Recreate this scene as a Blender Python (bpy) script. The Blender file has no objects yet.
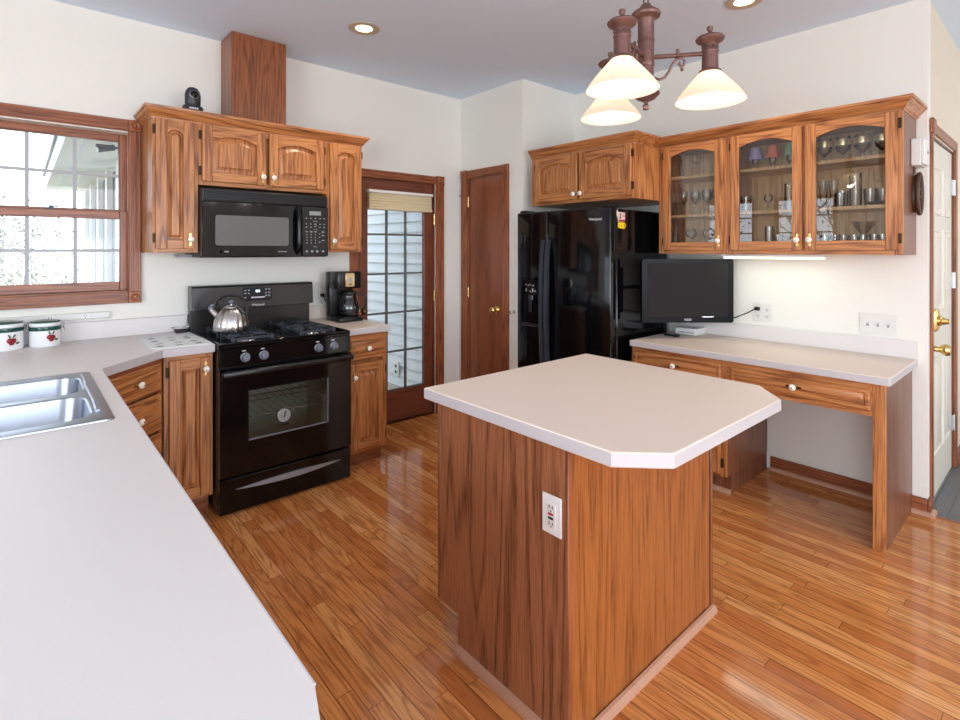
import bpy, bmesh, math, random
from mathutils import Vector, Matrix
random.seed(7)
S = bpy.context.scene
C = S.collection
PI = math.pi

# ------------------------------------------------------------------ camera
cd = bpy.data.cameras.new('camera')
cam = bpy.data.objects.new('camera', cd); C.objects.link(cam)
cam.location = (0, 0, 1.42)
cam.rotation_euler = (PI/2, 0, -math.atan2(0.6599, 0.7513))
cd.sensor_width = 36; cd.lens = 36*522.6/960
cd.shift_y = -110.5/960
cd.clip_start = 0.03; cd.clip_end = 200
S.camera = cam
# ------------------------------------------------------------------ view, world, daylight
S.view_settings.view_transform = 'Standard'
S.view_settings.look = 'None'
S.view_settings.gamma = 1
S.view_settings.use_curve_mapping = False
S.view_settings.exposure = 0.12
try:
    S.cycles.max_bounces = 14; S.cycles.diffuse_bounces = 6; S.cycles.glossy_bounces = 6
    S.cycles.transparent_max_bounces = 24; S.cycles.transmission_bounces = 8
    S.cycles.sample_clamp_indirect = 6
    S.cycles.caustics_reflective = False; S.cycles.caustics_refractive = False
except Exception:
    pass
W = bpy.data.worlds.new('sky'); S.world = W; W.use_nodes = True
bg = W.node_tree.nodes['Background']
bg.inputs[0].default_value = (0.80, 0.90, 1.0, 1); bg.inputs[1].default_value = 3.6

def area(name, loc, rot, sx, sy, power, col):
    l = bpy.data.lights.new(name, 'AREA'); l.shape = 'RECTANGLE'; l.size = sx; l.size_y = sy
    l.energy = power; l.color = col
    o = bpy.data.objects.new(name, l); C.objects.link(o); o.location = loc; o.rotation_euler = rot
    return o
# daylight at the glazed openings behind and beside the camera, plus added fill lamps
area('daylight_living', (0.6, -3.42, 1.45), (PI/2, 0, 0), 3.0, 2.0, 74, (0.84, 0.92, 1.0))
area('ceiling_fill_living', (0.6, -3.40, 1.1), (PI/2+math.radians(42), 0, 0), 3.0, 1.4, 30, (0.92, 0.96, 1.0))  # added uplight to brighten the ceiling, in place of light off the ground
area('hall_fill', (5.2, -1.15, 1.5), (PI/2, 0, 0), 1.2, 1.8, 14, (0.95, 0.97, 1.0))  # added unseen lamp in the windowless hall, brightens the white door
area('daylight_patio', (-3.12, -0.6, 1.45), (PI/2, 0, -PI/2), 3.0, 2.0, 80, (0.80, 0.90, 1.0))
area('ceiling_fill_patio', (-3.10, -0.6, 1.1), (PI/2+math.radians(42), 0, -PI/2), 3.0, 1.4, 32, (0.88, 0.94, 1.0))  # second added uplight for the ceiling, aimed up from the patio side
sun = bpy.data.lights.new('sun', 'SUN'); sun.energy = 5.0; sun.angle = 0.05; sun.color = (1, 0.97, 0.93)
so = bpy.data.objects.new('sun', sun); C.objects.link(so); so.rotation_euler = Vector((.5, .10, -.85)).to_track_quat('-Z', 'Y').to_euler()

# ------------------------------------------------------------------ materials
def lin(c):
    return tuple(((v/255)/12.92 if v/255 <= .04045 else ((v/255+.055)/1.055)**2.4) for v in c) + (1.0,)
MATS = {}
def newmat(name):
    m = bpy.data.materials.new(name); m.use_nodes = True
    nt = m.node_tree; nt.nodes.clear()
    out = nt.nodes.new('ShaderNodeOutputMaterial')
    MATS[name] = m
    return m, nt, out
def N(nt, typ, **kw):
    n = nt.nodes.new(typ)
    for k, v in kw.items():
        if k.startswith('i_'):
            key = k[2:]
            n.inputs[int(key) if key.isdigit() else key].default_value = v
        else: setattr(n, k, v)
    return n
def L(nt, a, b): nt.links.new(a, b)
def math_(nt, op, a, b=None, c=None):
    n = nt.nodes.new('ShaderNodeMath'); n.operation = op
    for i, v in enumerate((a, b, c)):
        if v is None: continue
        if hasattr(v, 'is_output'): nt.links.new(v, n.inputs[i])
        else: n.inputs[i].default_value = v
    return n.outputs[0]
def mixc(nt, fac, a, b, blend='MIX'):
    n = nt.nodes.new('ShaderNodeMix'); n.data_type = 'RGBA'; n.blend_type = blend
    for i, v in ((0, fac), (6, a), (7, b)):
        if hasattr(v, 'is_output'): nt.links.new(v, n.inputs[i])
        else: n.inputs[i].default_value = v
    return n.outputs[2]
def plain(name, rgb, rough=.5, metal=0, spec=.5, noise=.04, nscale=30, bump=0, coat=0, emis=None, estr=0, aniso=0):
    m, nt, out = newmat(name)
    p = N(nt, 'ShaderNodeBsdfPrincipled'); L(nt, p.outputs[0], out.inputs[0])
    tc = N(nt, 'ShaderNodeTexCoord')
    nz = N(nt, 'ShaderNodeTexNoise'); nz.inputs['Scale'].default_value = nscale; nz.inputs['Detail'].default_value = 3
    L(nt, tc.outputs['Object'], nz.inputs['Vector'])
    c = lin(rgb)
    lo = tuple(v*(1-noise) for v in c[:3]) + (1,); hi = tuple(min(1, v*(1+noise)) for v in c[:3]) + (1,)
    L(nt, mixc(nt, nz.outputs[0], lo, hi), p.inputs['Base Color'])
    p.inputs['Roughness'].default_value = rough; p.inputs['Metallic'].default_value = metal
    p.inputs['Specular IOR Level'].default_value = spec
    p.inputs['Coat Weight'].default_value = coat; p.inputs['Coat Roughness'].default_value = .08
    if emis:
        p.inputs['Emission Color'].default_value = lin(emis); p.inputs['Emission Strength'].default_value = estr
    if bump:
        b = N(nt, 'ShaderNodeBump'); b.inputs['Strength'].default_value = bump; b.inputs['Distance'].default_value = .002
        L(nt, nz.outputs[0], b.inputs['Height']); L(nt, b.outputs[0], p.inputs['Normal'])
    return m
def oak(name, grain, light, mid, dark, rough=.38, freq=11., coat=.15, ydep=.35):
    m, nt, out = newmat(name)
    p = N(nt, 'ShaderNodeBsdfPrincipled'); L(nt, p.outputs[0], out.inputs[0])
    tc = N(nt, 'ShaderNodeTexCoord'); oi = N(nt, 'ShaderNodeObjectInfo')
    rnd = math_(nt, 'MULTIPLY', oi.outputs['Random'], 13.0)
    add = N(nt, 'ShaderNodeVectorMath', operation='ADD')
    L(nt, tc.outputs['Object'], add.inputs[0]); L(nt, rnd, add.inputs[1])
    def mp(cross, along, ydep=1.0):
        mpn = N(nt, 'ShaderNodeMapping'); sc = [cross]*3; sc[1] = cross*ydep; sc[grain] = along
        mpn.inputs['Scale'].default_value = sc
        L(nt, add.outputs[0], mpn.inputs['Vector']); return mpn.outputs[0]
    n1 = N(nt, 'ShaderNodeTexNoise'); n1.inputs['Scale'].default_value = 1; n1.inputs['Detail'].default_value = 2.5; n1.inputs['Roughness'].default_value = .45
    L(nt, mp(8.5, .55, ydep), n1.inputs['Vector'])
    ph = math_(nt, 'MULTIPLY', n1.outputs[0], freq*2*PI)
    sn = math_(nt, 'SINE', ph)
    ring = math_(nt, 'MULTIPLY_ADD', sn, .5, .5)
    ring = math_(nt, 'POWER', ring, 3.0)
    n2 = N(nt, 'ShaderNodeTexNoise'); n2.inputs['Scale'].default_value = 1; n2.inputs['Detail'].default_value = 3
    L(nt, mp(220, 7), n2.inputs['Vector'])
    pore = N(nt, 'ShaderNodeMapRange'); pore.inputs[1].default_value = .42; pore.inputs[2].default_value = .60
    L(nt, n2.outputs[0], pore.inputs[0])
    n3 = N(nt, 'ShaderNodeTexNoise'); n3.inputs['Scale'].default_value = 1; n3.inputs['Detail'].default_value = 1
    L(nt, mp(14, .8), n3.inputs['Vector'])
    a = mixc(nt, math_(nt, 'MULTIPLY', ring, .85), lin(light), lin(mid))
    b = mixc(nt, math_(nt, 'MULTIPLY', n3.outputs[0], .35), a, lin(mid))
    pf = math_(nt, 'MULTIPLY', pore.outputs[0], math_(nt, 'MULTIPLY_ADD', ring, .42, .38))
    c = mixc(nt, pf, b, lin(dark))
    L(nt, c, p.inputs['Base Color'])
    p.inputs['Roughness'].default_value = rough; p.inputs['Coat Weight'].default_value = coat; p.inputs['Coat Roughness'].default_value = .15
    bm_ = N(nt, 'ShaderNodeBump'); bm_.inputs['Strength'].default_value = .12; bm_.inputs['Distance'].default_value = .001
    L(nt, n2.outputs[0], bm_.inputs['Height']); L(nt, bm_.outputs[0], p.inputs['Normal'])
    return m
HON = ((204, 138, 82), (166, 100, 54), (92, 50, 25))
for g, nm in ((0, 'x'), (1, 'y'), (2, 'z')):
    oak('oak_'+nm, g, *HON)
    oak('trim_oak_'+nm, g, (166, 98, 60), (138, 76, 46), (84, 42, 24))
    oak('door_oak_'+nm, g, (128, 68, 44), (110, 56, 36), (70, 34, 22), freq=6)
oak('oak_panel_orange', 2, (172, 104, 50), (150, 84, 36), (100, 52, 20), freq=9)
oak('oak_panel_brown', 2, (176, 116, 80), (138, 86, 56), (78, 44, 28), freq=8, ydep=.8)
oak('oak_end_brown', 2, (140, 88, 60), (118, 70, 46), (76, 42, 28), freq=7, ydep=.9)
oak('oak_duct', 2, (158, 94, 56), (132, 74, 42), (80, 40, 20), freq=13)
oak('oak_pantry', 2, (150, 86, 52), (132, 72, 44), (96, 50, 30), freq=5, rough=.3)
oak('shelf_oak', 1, (240, 196, 138), (222, 170, 108), (170, 116, 66))
plain('shoe_oak', (188, 144, 118), .5, noise=.12, nscale=18)
oak('veneer_back', 2, (226, 186, 138), (206, 160, 108), (160, 112, 70), freq=6)
plain('wall_paint', (236, 235, 228), .75, noise=.015, nscale=60, bump=.05)
plain('wall_paint_hall', (226, 214, 196), .75, noise=.015, nscale=60, bump=.05)
plain('ceiling_daylight_tint', (218, 235, 255), .85, noise=.015, nscale=60, bump=.05)  # white ceiling with the cool daylight cast put into its colour
plain('laminate', (224, 220, 218), .42, noise=.035, nscale=420)
plain('laminate_beige', (223, 208, 196), .42, noise=.035, nscale=420)
plain('laminate_edge', (197, 194, 197), .4, noise=.03, nscale=420)
plain('black_gloss', (9, 9, 12), .08, spec=.42, noise=.1)
plain('black_satin', (16, 16, 18), .3, noise=.1)
plain('black_plastic', (22, 22, 24), .42, noise=.1)
plain('console_black', (44, 41, 40), .22, noise=.05)
plain('cast_iron', (46, 52, 62), .5, noise=.15, nscale=200, bump=.2)
plain('grey_knob', (128, 134, 148), .4, metal=.5)
plain('silver', (196, 198, 202), .25, metal=1, noise=.03)
plain('steel', (160, 167, 178), .3, metal=1, noise=.05, nscale=12)
plain('steel_kettle', (198, 196, 194), .27, metal=1, noise=.05)
plain('brass', (228, 196, 128), .25, metal=1)
plain('dark_brass', (108, 86, 58), .35, metal=1)
plain('hinge_bronze', (70, 50, 32), .4, metal=.8)
plain('porcelain', (244, 240, 230), .15, noise=.01)
plain('enamel_white', (240, 242, 244), .18, noise=.01)
plain('enamel_green', (18, 74, 66), .2)
plain('apple_red', (142, 22, 30), .3, noise=.2)
plain('leaf_green', (52, 70, 44), .4, noise=.2)
plain('white_plastic', (236, 236, 236), .35, noise=.01)
plain('ivory_plastic', (226, 226, 222), .4, noise=.01)
plain('grey_plastic', (150, 152, 156), .4)
plain('slot_dark', (40, 38, 36), .6)
plain('button_grey', (150, 152, 156), .5)
plain('lettering_white', (228, 230, 234), .4)
plain('lcd', (142, 148, 142), .3)
plain('lcd_dark', (12, 22, 34), .12)
plain('digit_glow', (220, 240, 255), .4, emis=(210, 235, 255), estr=1.0)
plain('mw_window', (98, 98, 98), .16, noise=.04)
plain('tv_screen', (34, 30, 31), .55, spec=.15, noise=.06, nscale=300)
plain('tv_black', (10, 10, 12), .28, spec=.1)
plain('handle_grey', (48, 52, 60), .35)
plain('handle_silver', (150, 153, 160), .4, metal=.35)
plain('baffle_beige', (186, 172, 150), .4)
plain('red_plastic', (178, 32, 52), .4)
plain('magnet_pink', (240, 206, 204), .4)
plain('magnet_yellow', (246, 208, 20), .4)
plain('rust_metal', (112, 80, 74), .45, metal=.55, noise=.25, nscale=60)
plain('paper', (232, 238, 240), .5, noise=.02)
plain('ink_grey', (112, 130, 122), .6, noise=.3, nscale=120)
plain('ink_red', (136, 60, 72), .6, noise=.3, nscale=120)
plain('shade_cloth', (216, 202, 164), .8, noise=.05)
plain('white_trim', (238, 236, 230), .5, noise=.01)
plain('door_white', (226, 222, 210), .4, noise=.01)
plain('siding_white', (232, 238, 242), .6, noise=.02)
plain('porch_dark', (20, 28, 44), .4, noise=.05)
plain('porch_blind', (64, 80, 110), .5, noise=.03)
plain('muntin_grey', (94, 98, 98), .5)
plain('window_muntin', (176, 178, 182), .5)
plain('camera_grey', (66, 70, 78), .4)
plain('webcam_black', (44, 46, 52), .4)
plain('lavender_shade', (192, 178, 236), .6)
plain('coral_shade', (238, 122, 92), .6)
plain('mint_shade', (140, 186, 150), .6)
plain('gold_leaf', (222, 200, 156), .3, metal=.9)
plain('coffee_black', (6, 4, 3), .1)
plain('brown_wood', (70, 44, 30), .45, noise=.3)
plain('bark', (76, 68, 60), .9, noise=.3)
plain('foliage', (104, 110, 74), .8, noise=.3, nscale=3)
plain('foliage_grey', (110, 104, 94), .8, noise=.3, nscale=3)
plain('grass', (112, 114, 98), .9, noise=.2, nscale=2)
plain('deck_wood', (168, 158, 146), .8, noise=.15)
plain('oven_enamel', (178, 180, 164), .4)
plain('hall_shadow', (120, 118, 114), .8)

def glassy(name, tint=(1, 1, 1), refl=1.0, ior=1.5, rough=.0, haze=None, hz=0.):
    m, nt, out = newmat(name)
    tr = N(nt, 'ShaderNodeBsdfTransparent'); tr.inputs[0].default_value = tint + (1,)
    gl = N(nt, 'ShaderNodeBsdfGlossy'); gl.inputs['Roughness'].default_value = rough
    fr = N(nt, 'ShaderNodeFresnel'); fr.inputs[0].default_value = ior
    mx = N(nt, 'ShaderNodeMixShader')
    L(nt, math_(nt, 'MULTIPLY', fr.outputs[0], refl), mx.inputs[0])
    first = tr.outputs[0]
    if haze:
        df = N(nt, 'ShaderNodeBsdfDiffuse'); df.inputs[0].default_value = lin(haze)
        m2 = N(nt, 'ShaderNodeMixShader'); m2.inputs[0].default_value = hz
        L(nt, tr.outputs[0], m2.inputs[1]); L(nt, df.outputs[0], m2.inputs[2]); first = m2.outputs[0]
    L(nt, first, mx.inputs[1]); L(nt, gl.outputs[0], mx.inputs[2]); L(nt, mx.outputs[0], out.inputs[0])
    return m
glassy('window_glass', (1, 1, 1), .8)
glassy('cabinet_glass', (.97, .98, .97), 1.6)
glassy('clear_glass', (.99, .99, .99), 1.8, 1.5)
glassy('oven_glass', (.92, .92, .90), 1.1, rough=.02)
glassy('carafe_glass', (.55, .58, .62), 2.2, rough=.01)

def alabaster(name):
    m, nt, out = newmat(name)
    tc = N(nt, 'ShaderNodeTexCoord'); nz = N(nt, 'ShaderNodeTexNoise'); nz.inputs['Scale'].default_value = 9; nz.inputs['Detail'].default_value = 4
    nz.inputs['Distortion'].default_value = 1.2
    L(nt, tc.outputs['Object'], nz.inputs['Vector'])
    col = mixc(nt, nz.outputs[0], lin((255, 244, 226)), lin((255, 252, 246)))
    df = N(nt, 'ShaderNodeBsdfDiffuse'); tl = N(nt, 'ShaderNodeBsdfTranslucent'); gl = N(nt, 'ShaderNodeBsdfGlossy'); gl.inputs['Roughness'].default_value = .2
    L(nt, col, df.inputs[0]); L(nt, col, tl.inputs[0])
    a = N(nt, 'ShaderNodeMixShader'); a.inputs[0].default_value = .72
    L(nt, df.outputs[0], a.inputs[1]); L(nt, tl.outputs[0], a.inputs[2])
    b = N(nt, 'ShaderNodeMixShader'); b.inputs[0].default_value = .05
    L(nt, a.outputs[0], b.inputs[1]); L(nt, gl.outputs[0], b.inputs[2]); L(nt, b.outputs[0], out.inputs[0])
alabaster('alabaster_glass')
def emit(name, rgb, strength):
    m, nt, out = newmat(name); e = N(nt, 'ShaderNodeEmission'); e.inputs[0].default_value = lin(rgb); e.inputs[1].default_value = strength
    L(nt, e.outputs[0], out.inputs[0])
emit('bulb_glow', (255, 236, 200), 9)
emit('downlight_glow', (255, 226, 176), 6)
emit('tube_glow', (248, 255, 226), 2.6)

def floor_mat():
    m, nt, out = newmat('oak_floor')
    p = N(nt, 'ShaderNodeBsdfPrincipled'); L(nt, p.outputs[0], out.inputs[0])
    tc = N(nt, 'ShaderNodeTexCoord'); sp = N(nt, 'ShaderNodeSeparateXYZ'); L(nt, tc.outputs['Object'], sp.inputs[0])
    bw, bl = .0575, .85
    u = math_(nt, 'DIVIDE', sp.outputs[0], bw); row = math_(nt, 'FLOOR', u); fu = math_(nt, 'FRACT', u)
    wn = N(nt, 'ShaderNodeTexWhiteNoise', noise_dimensions='1D'); L(nt, row, wn.inputs['W'])
    v = math_(nt, 'ADD', math_(nt, 'DIVIDE', sp.outputs[1], bl), math_(nt, 'MULTIPLY', wn.outputs['Value'], 9.0))
    col = math_(nt, 'FLOOR', v); fv = math_(nt, 'FRACT', v)
    idv = N(nt, 'ShaderNodeCombineXYZ'); L(nt, row, idv.inputs[0]); L(nt, col, idv.inputs[1])
    w2 = N(nt, 'ShaderNodeTexWhiteNoise', noise_dimensions='3D'); L(nt, idv.outputs[0], w2.inputs['Vector'])
    # grain inside each board
    sh = N(nt, 'ShaderNodeVectorMath', operation='SCALE'); sh.inputs[3].default_value = 11.0; L(nt, w2.outputs['Color'], sh.inputs[0])
    ad = N(nt, 'ShaderNodeVectorMath', operation='ADD'); L(nt, tc.outputs['Object'], ad.inputs[0]); L(nt, sh.outputs[0], ad.inputs[1])
    def mp(cx, al):
        q = N(nt, 'ShaderNodeMapping'); q.inputs['Scale'].default_value = (cx, al, cx); L(nt, ad.outputs[0], q.inputs[0]); return q.outputs[0]
    n1 = N(nt, 'ShaderNodeTexNoise'); n1.inputs['Scale'].default_value = 1; n1.inputs['Detail'].default_value = 2; L(nt, mp(13, 1.3), n1.inputs['Vector'])
    ring = math_(nt, 'MULTIPLY_ADD', math_(nt, 'SINE', math_(nt, 'MULTIPLY', n1.outputs[0], 62.0)), .5, .5)
    ring = math_(nt, 'POWER', ring, 3.5)
    n2 = N(nt, 'ShaderNodeTexNoise'); n2.inputs['Scale'].default_value = 1; n2.inputs['Detail'].default_value = 3; L(nt, mp(190, 6), n2.inputs['Vector'])
    cr = N(nt, 'ShaderNodeValToRGB'); e = cr.color_ramp.elements
    e[0].position = 0; e[0].color = lin((186, 110, 56)); e[1].position = 1; e[1].color = lin((232, 168, 106))
    for pos, c in ((.12, (200, 124, 66)), (.5, (214, 140, 78)), (.85, (222, 154, 90))):
        q = e.new(pos); q.color = lin(c)
    L(nt, w2.outputs['Value'], cr.inputs[0])
    c1 = mixc(nt, math_(nt, 'MULTIPLY', ring, .6), cr.outputs[0], lin((158, 90, 46)))
    pr = N(nt, 'ShaderNodeMapRange'); pr.inputs[1].default_value = .45; pr.inputs[2].default_value = .7; L(nt, n2.outputs[0], pr.inputs[0])
    c2 = mixc(nt, math_(nt, 'MULTIPLY', pr.outputs[0], .42), c1, lin((124, 66, 32)))
    du = math_(nt, 'MINIMUM', fu, math_(nt, 'SUBTRACT', 1.0, fu)); g1 = math_(nt, 'LESS_THAN', du, .030)
    dv = math_(nt, 'MINIMUM', fv, math_(nt, 'SUBTRACT', 1.0, fv)); g2 = math_(nt, 'LESS_THAN', dv, .0014)
    gr = math_(nt, 'MAXIMUM', g1, g2)
    c3 = mixc(nt, math_(nt, 'MULTIPLY', gr, .72), c2, lin((74, 36, 18)))
    L(nt, c3, p.inputs['Base Color'])
    p.inputs['Roughness'].default_value = .10
    p.inputs['Specular IOR Level'].default_value = .6
    b = N(nt, 'ShaderNodeBump'); b.inputs['Strength'].default_value = .12; b.inputs['Distance'].default_value = .0010
    hgt = math_(nt, 'SUBTRACT', math_(nt, 'MULTIPLY', n2.outputs[0], .12), gr)
    L(nt, hgt, b.inputs['Height']); L(nt, b.outputs[0], p.inputs['Normal'])
floor_mat()
def tile_mat():
    m, nt, out = newmat('slate_tile')
    p = N(nt, 'ShaderNodeBsdfPrincipled'); L(nt, p.outputs[0], out.inputs[0])
    tc = N(nt, 'ShaderNodeTexCoord'); b = N(nt, 'ShaderNodeTexBrick'); b.inputs['Scale'].default_value = 1
    b.inputs['Brick Width'].default_value = .9; b.inputs['Row Height'].default_value = .15; b.inputs['Mortar Size'].default_value = .004
    b.inputs['Color1'].default_value = lin((104, 104, 108)); b.inputs['Color2'].default_value = lin((124, 122, 124)); b.inputs['Mortar'].default_value = lin((84, 82, 82))
    nz = N(nt, 'ShaderNodeTexNoise'); nz.inputs['Scale'].default_value = 1; mpn = N(nt, 'ShaderNodeMapping'); mpn.inputs['Scale'].default_value = (5, 40, 5)
    L(nt, tc.outputs['Object'], mpn.inputs[0]); L(nt, mpn.outputs[0], nz.inputs['Vector'])
    L(nt, tc.outputs['Object'], b.inputs['Vector'])
    L(nt, mixc(nt, math_(nt, 'MULTIPLY', nz.outputs[0], .5), b.outputs[0], lin((86, 84, 86))), p.inputs['Base Color'])
    p.inputs['Roughness'].default_value = .4
tile_mat()

# ------------------------------------------------------------------ mesh builder
ORG = {}
class MB:
    def __init__(s): s.bm = bmesh.new(); s.mats = []
    def mi(s, m):
        if m not in s.mats: s.mats.append(m)
        return s.mats.index(m)
    def raw(s, verts, faces, m):
        i = s.mi(m); vs = [s.bm.verts.new(v) for v in verts]; fs = []
        for f in faces:
            try:
                q = s.bm.faces.new([vs[k] for k in f]); q.material_index = i; fs.append(q)
            except ValueError: pass
        return vs, fs
    def box(s, x0, y0, z0, x1, y1, z1, m, bev=0, seg=1):
        if x0 > x1: x0, x1 = x1, x0
        if y0 > y1: y0, y1 = y1, y0
        if z0 > z1: z0, z1 = z1, z0
        v = [(x, y, z) for z in (z0, z1) for y in (y0, y1) for x in (x0, x1)]
        f = [(0, 2, 3, 1), (4, 5, 7, 6), (0, 1, 5, 4), (2, 6, 7, 3), (0, 4, 6, 2), (1, 3, 7, 5)]
        vs, fs = s.raw(v, f, m)
        if bev > 0:
            es = list({e for q in fs for e in q.edges})
            r = bmesh.ops.bevel(s.bm, geom=es, offset=bev, segments=seg, affect='EDGES', profile=.5)
            i = s.mi(m)
            for q in r['faces']: q.material_index = i
        return s
    def prism(s, poly, axis, a0, a1, m, bev=0, seg=1, side=None):
        def P(p, a):
            return {'x': (a, p[0], p[1]), 'y': (p[0], a, p[1]), 'z': (p[0], p[1], a)}[axis]
        n = len(poly)
        v = [P(p, a0) for p in poly] + [P(p, a1) for p in poly]
        f = [tuple(range(n)), tuple(range(2*n-1, n-1, -1))] + [(k, k+n, (k+1) % n+n, (k+1) % n) for k in range(n)]
        vs, fs = s.raw(v, f, m)
        if side:
            for q in fs[2:]: q.material_index = s.mi(side)
        if bev > 0:
            es = list({e for q in fs[:2] for e in q.edges})
            r = bmesh.ops.bevel(s.bm, geom=es, offset=bev, segments=seg, affect='EDGES', profile=.5)
            i = s.mi(m)
            for q in r['faces']: q.material_index = i
        return s
    def loft(s, rings, m, cap0=False, cap1=False, closed=True):
        n = len(rings[0]); v = [p for r in rings for p in r]; f = []
        for a in range(len(rings)-1):
            for k in range(n if closed else n-1):
                f.append((a*n+k, a*n+(k+1) % n, (a+1)*n+(k+1) % n, (a+1)*n+k))
        if cap0: f.append(tuple(range(n-1, -1, -1)))
        if cap1: f.append(tuple(range((len(rings)-1)*n, len(rings)*n)))
        s.raw(v, f, m); return s
    def lathe(s, prof, c, m, seg=24, axis='z', scale=(1, 1), wob=None, caps=(True, False)):
        rings = []
        for r, z in prof:
            ring = []
            for k in range(seg):
                a = 2*PI*k/seg; rr = max(r, 1e-5) * (wob(a) if wob else 1)
                x, y = rr*math.cos(a)*scale[0], rr*math.sin(a)*scale[1]
                ring.append({'z': (c[0]+x, c[1]+y, c[2]+z), 'y': (c[0]+x, c[1]+z, c[2]+y), 'x': (c[0]+z, c[1]+x, c[2]+y)}[axis])
            rings.append(ring)
        disc = len(prof) == 2 and prof[1][0] < 1e-4
        s.loft(rings, m, caps[0] and prof[0][0] > 1e-4 and not disc, caps[1] and prof[-1][0] > 1e-4); return s
    def cyl(s, p0, p1, r, m, seg=16, r1=None):
        return s.tube([p0, p1], r, m, seg, r1=r1)
    def tube(s, pts, r, m, seg=8, closed=False, r1=None, flat=1.0):
        pts = [Vector(p) for p in pts]; n = len(pts); rings = []; up = None
        for i in range(n):
            if closed: t = pts[(i+1) % n]-pts[i-1]
            else: t = pts[min(i+1, n-1)]-pts[max(i-1, 0)]
            t.normalize()
            if up is None:
                up = Vector((0, 0, 1)) if abs(t.z) < .9 else Vector((1, 0, 0))
            a = t.cross(up)
            if a.length < 1e-4: a = t.cross(Vector((0, 1, .1)))
            a.normalize(); up = a.cross(t).normalized()
            rr = r if r1 is None else r+(r1-r)*i/max(1, n-1)
            rings.append([tuple(pts[i]+a*rr*math.cos(2*PI*k/seg)+up*rr*flat*math.sin(2*PI*k/seg)) for k in range(seg)])
        if closed: rings.append(rings[0])
        s.loft(rings, m, not closed, not closed); return s
    def ball(s, c, r, m, seg=16, rings=10, sc=(1, 1, 1)):
        prof = [(r*math.sin(PI*i/rings), -r*math.cos(PI*i/rings)) for i in range(rings+1)]
        vs0 = len(s.bm.verts)
        R = []
        for pr, pz in prof:
            R.append([(c[0]+max(pr, 1e-5)*math.cos(2*PI*k/seg)*sc[0], c[1]+max(pr, 1e-5)*math.sin(2*PI*k/seg)*sc[1], c[2]+pz*sc[2]) for k in range(seg)])
        s.loft(R, m); return s
    def build(s, name, parent=None, world=True, ang=38):
        bmesh.ops.remove_doubles(s.bm, verts=s.bm.verts, dist=1e-6)
        bmesh.ops.recalc_face_normals(s.bm, faces=s.bm.faces)
        me = bpy.data.meshes.new(name); s.bm.to_mesh(me); s.bm.free()
        for m in s.mats: me.materials.append(MATS[m])
        for p in me.polygons: p.use_smooth = True
        me.set_sharp_from_angle(angle=math.radians(ang))
        o = bpy.data.objects.new(name, me); C.objects.link(o)
        if parent is not None:
            o.parent = parent; M = ORG[parent.name]; ORG[o.name] = M
            if world: me.transform(M.inverted())
        else: ORG[o.name] = Matrix.Identity(4)
        return o
def tag(o, label, cat, group=None):
    o['label'] = label; o['category'] = cat
    if group: o['group'] = group
    return o
def thing(name, loc=(0, 0, 0), label=None, cat=None, group=None, rz=0):
    o = bpy.data.objects.new(name, None); C.objects.link(o); o.empty_display_size = .05
    o.location = loc; o.rotation_euler = (0, 0, rz)
    ORG[o.name] = Matrix.Translation(loc) @ Matrix.Rotation(rz, 4, 'Z')
    if label: tag(o, label, cat, group)
    return o
def struct(o): o['kind'] = 'structure'; return o
def solo(mb, name, loc, label, cat, group=None):
    """one-mesh thing with its origin at loc"""
    mb.bm.transform(Matrix.Translation(-Vector(loc)))
    o = mb.build(name); o.location = loc; ORG[o.name] = Matrix.Translation(loc)
    return tag(o, label, cat, group)
def copy_tree(src, loc, label=None, rz=None, group=None):
    r = src.copy(); C.objects.link(r); r.location = loc
    if rz is not None: r.rotation_euler = (0, 0, rz)
    if label: r['label'] = label
    if group: r['group'] = group
    ORG[r.name] = Matrix.Translation(loc) @ Matrix.Rotation(r.rotation_euler[2], 4, 'Z')
    def rec(a, b):
        for ch in list(a.children):
            c = ch.copy(); C.objects.link(c); c.parent = b; rec(ch, c)
    rec(src, r); return r
def text(name, body, size, M, mat, parent, depth=.0006, align='CENTER', world=True, sx=1.0):
    cu = bpy.data.curves.new(name, 'FONT'); cu.body = body; cu.size = size; cu.extrude = depth; cu.align_x = align; cu.align_y = 'CENTER'
    t = bpy.data.objects.new(name+'_tmp', cu); C.objects.link(t)
    dg = bpy.context.evaluated_depsgraph_get(); me = bpy.data.meshes.new_from_object(t.evaluated_get(dg))
    C.objects.unlink(t); bpy.data.objects.remove(t)
    me.transform(Matrix.Diagonal((sx, 1, 1, 1)))
    me.transform(M); me.materials.clear(); me.materials.append(MATS[mat])
    o = bpy.data.objects.new(name, me); C.objects.link(o)
    if parent is not None:
        o.parent = parent; ORG[o.name] = ORG[parent.name]
        if world: me.transform(ORG[parent.name].inverted())
    return o
def face_mat(loc, facing):
    """matrix for text at loc whose face looks along facing ('-y','-x')"""
    if facing == '-y': R = Matrix.Rotation(PI/2, 4, 'X')
    elif facing == '-x': R = Matrix.Rotation(-PI/2, 4, 'Z') @ Matrix.Rotation(PI/2, 4, 'X')
    else: R = Matrix.Identity(4)
    return Matrix.Translation(loc) @ R
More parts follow.
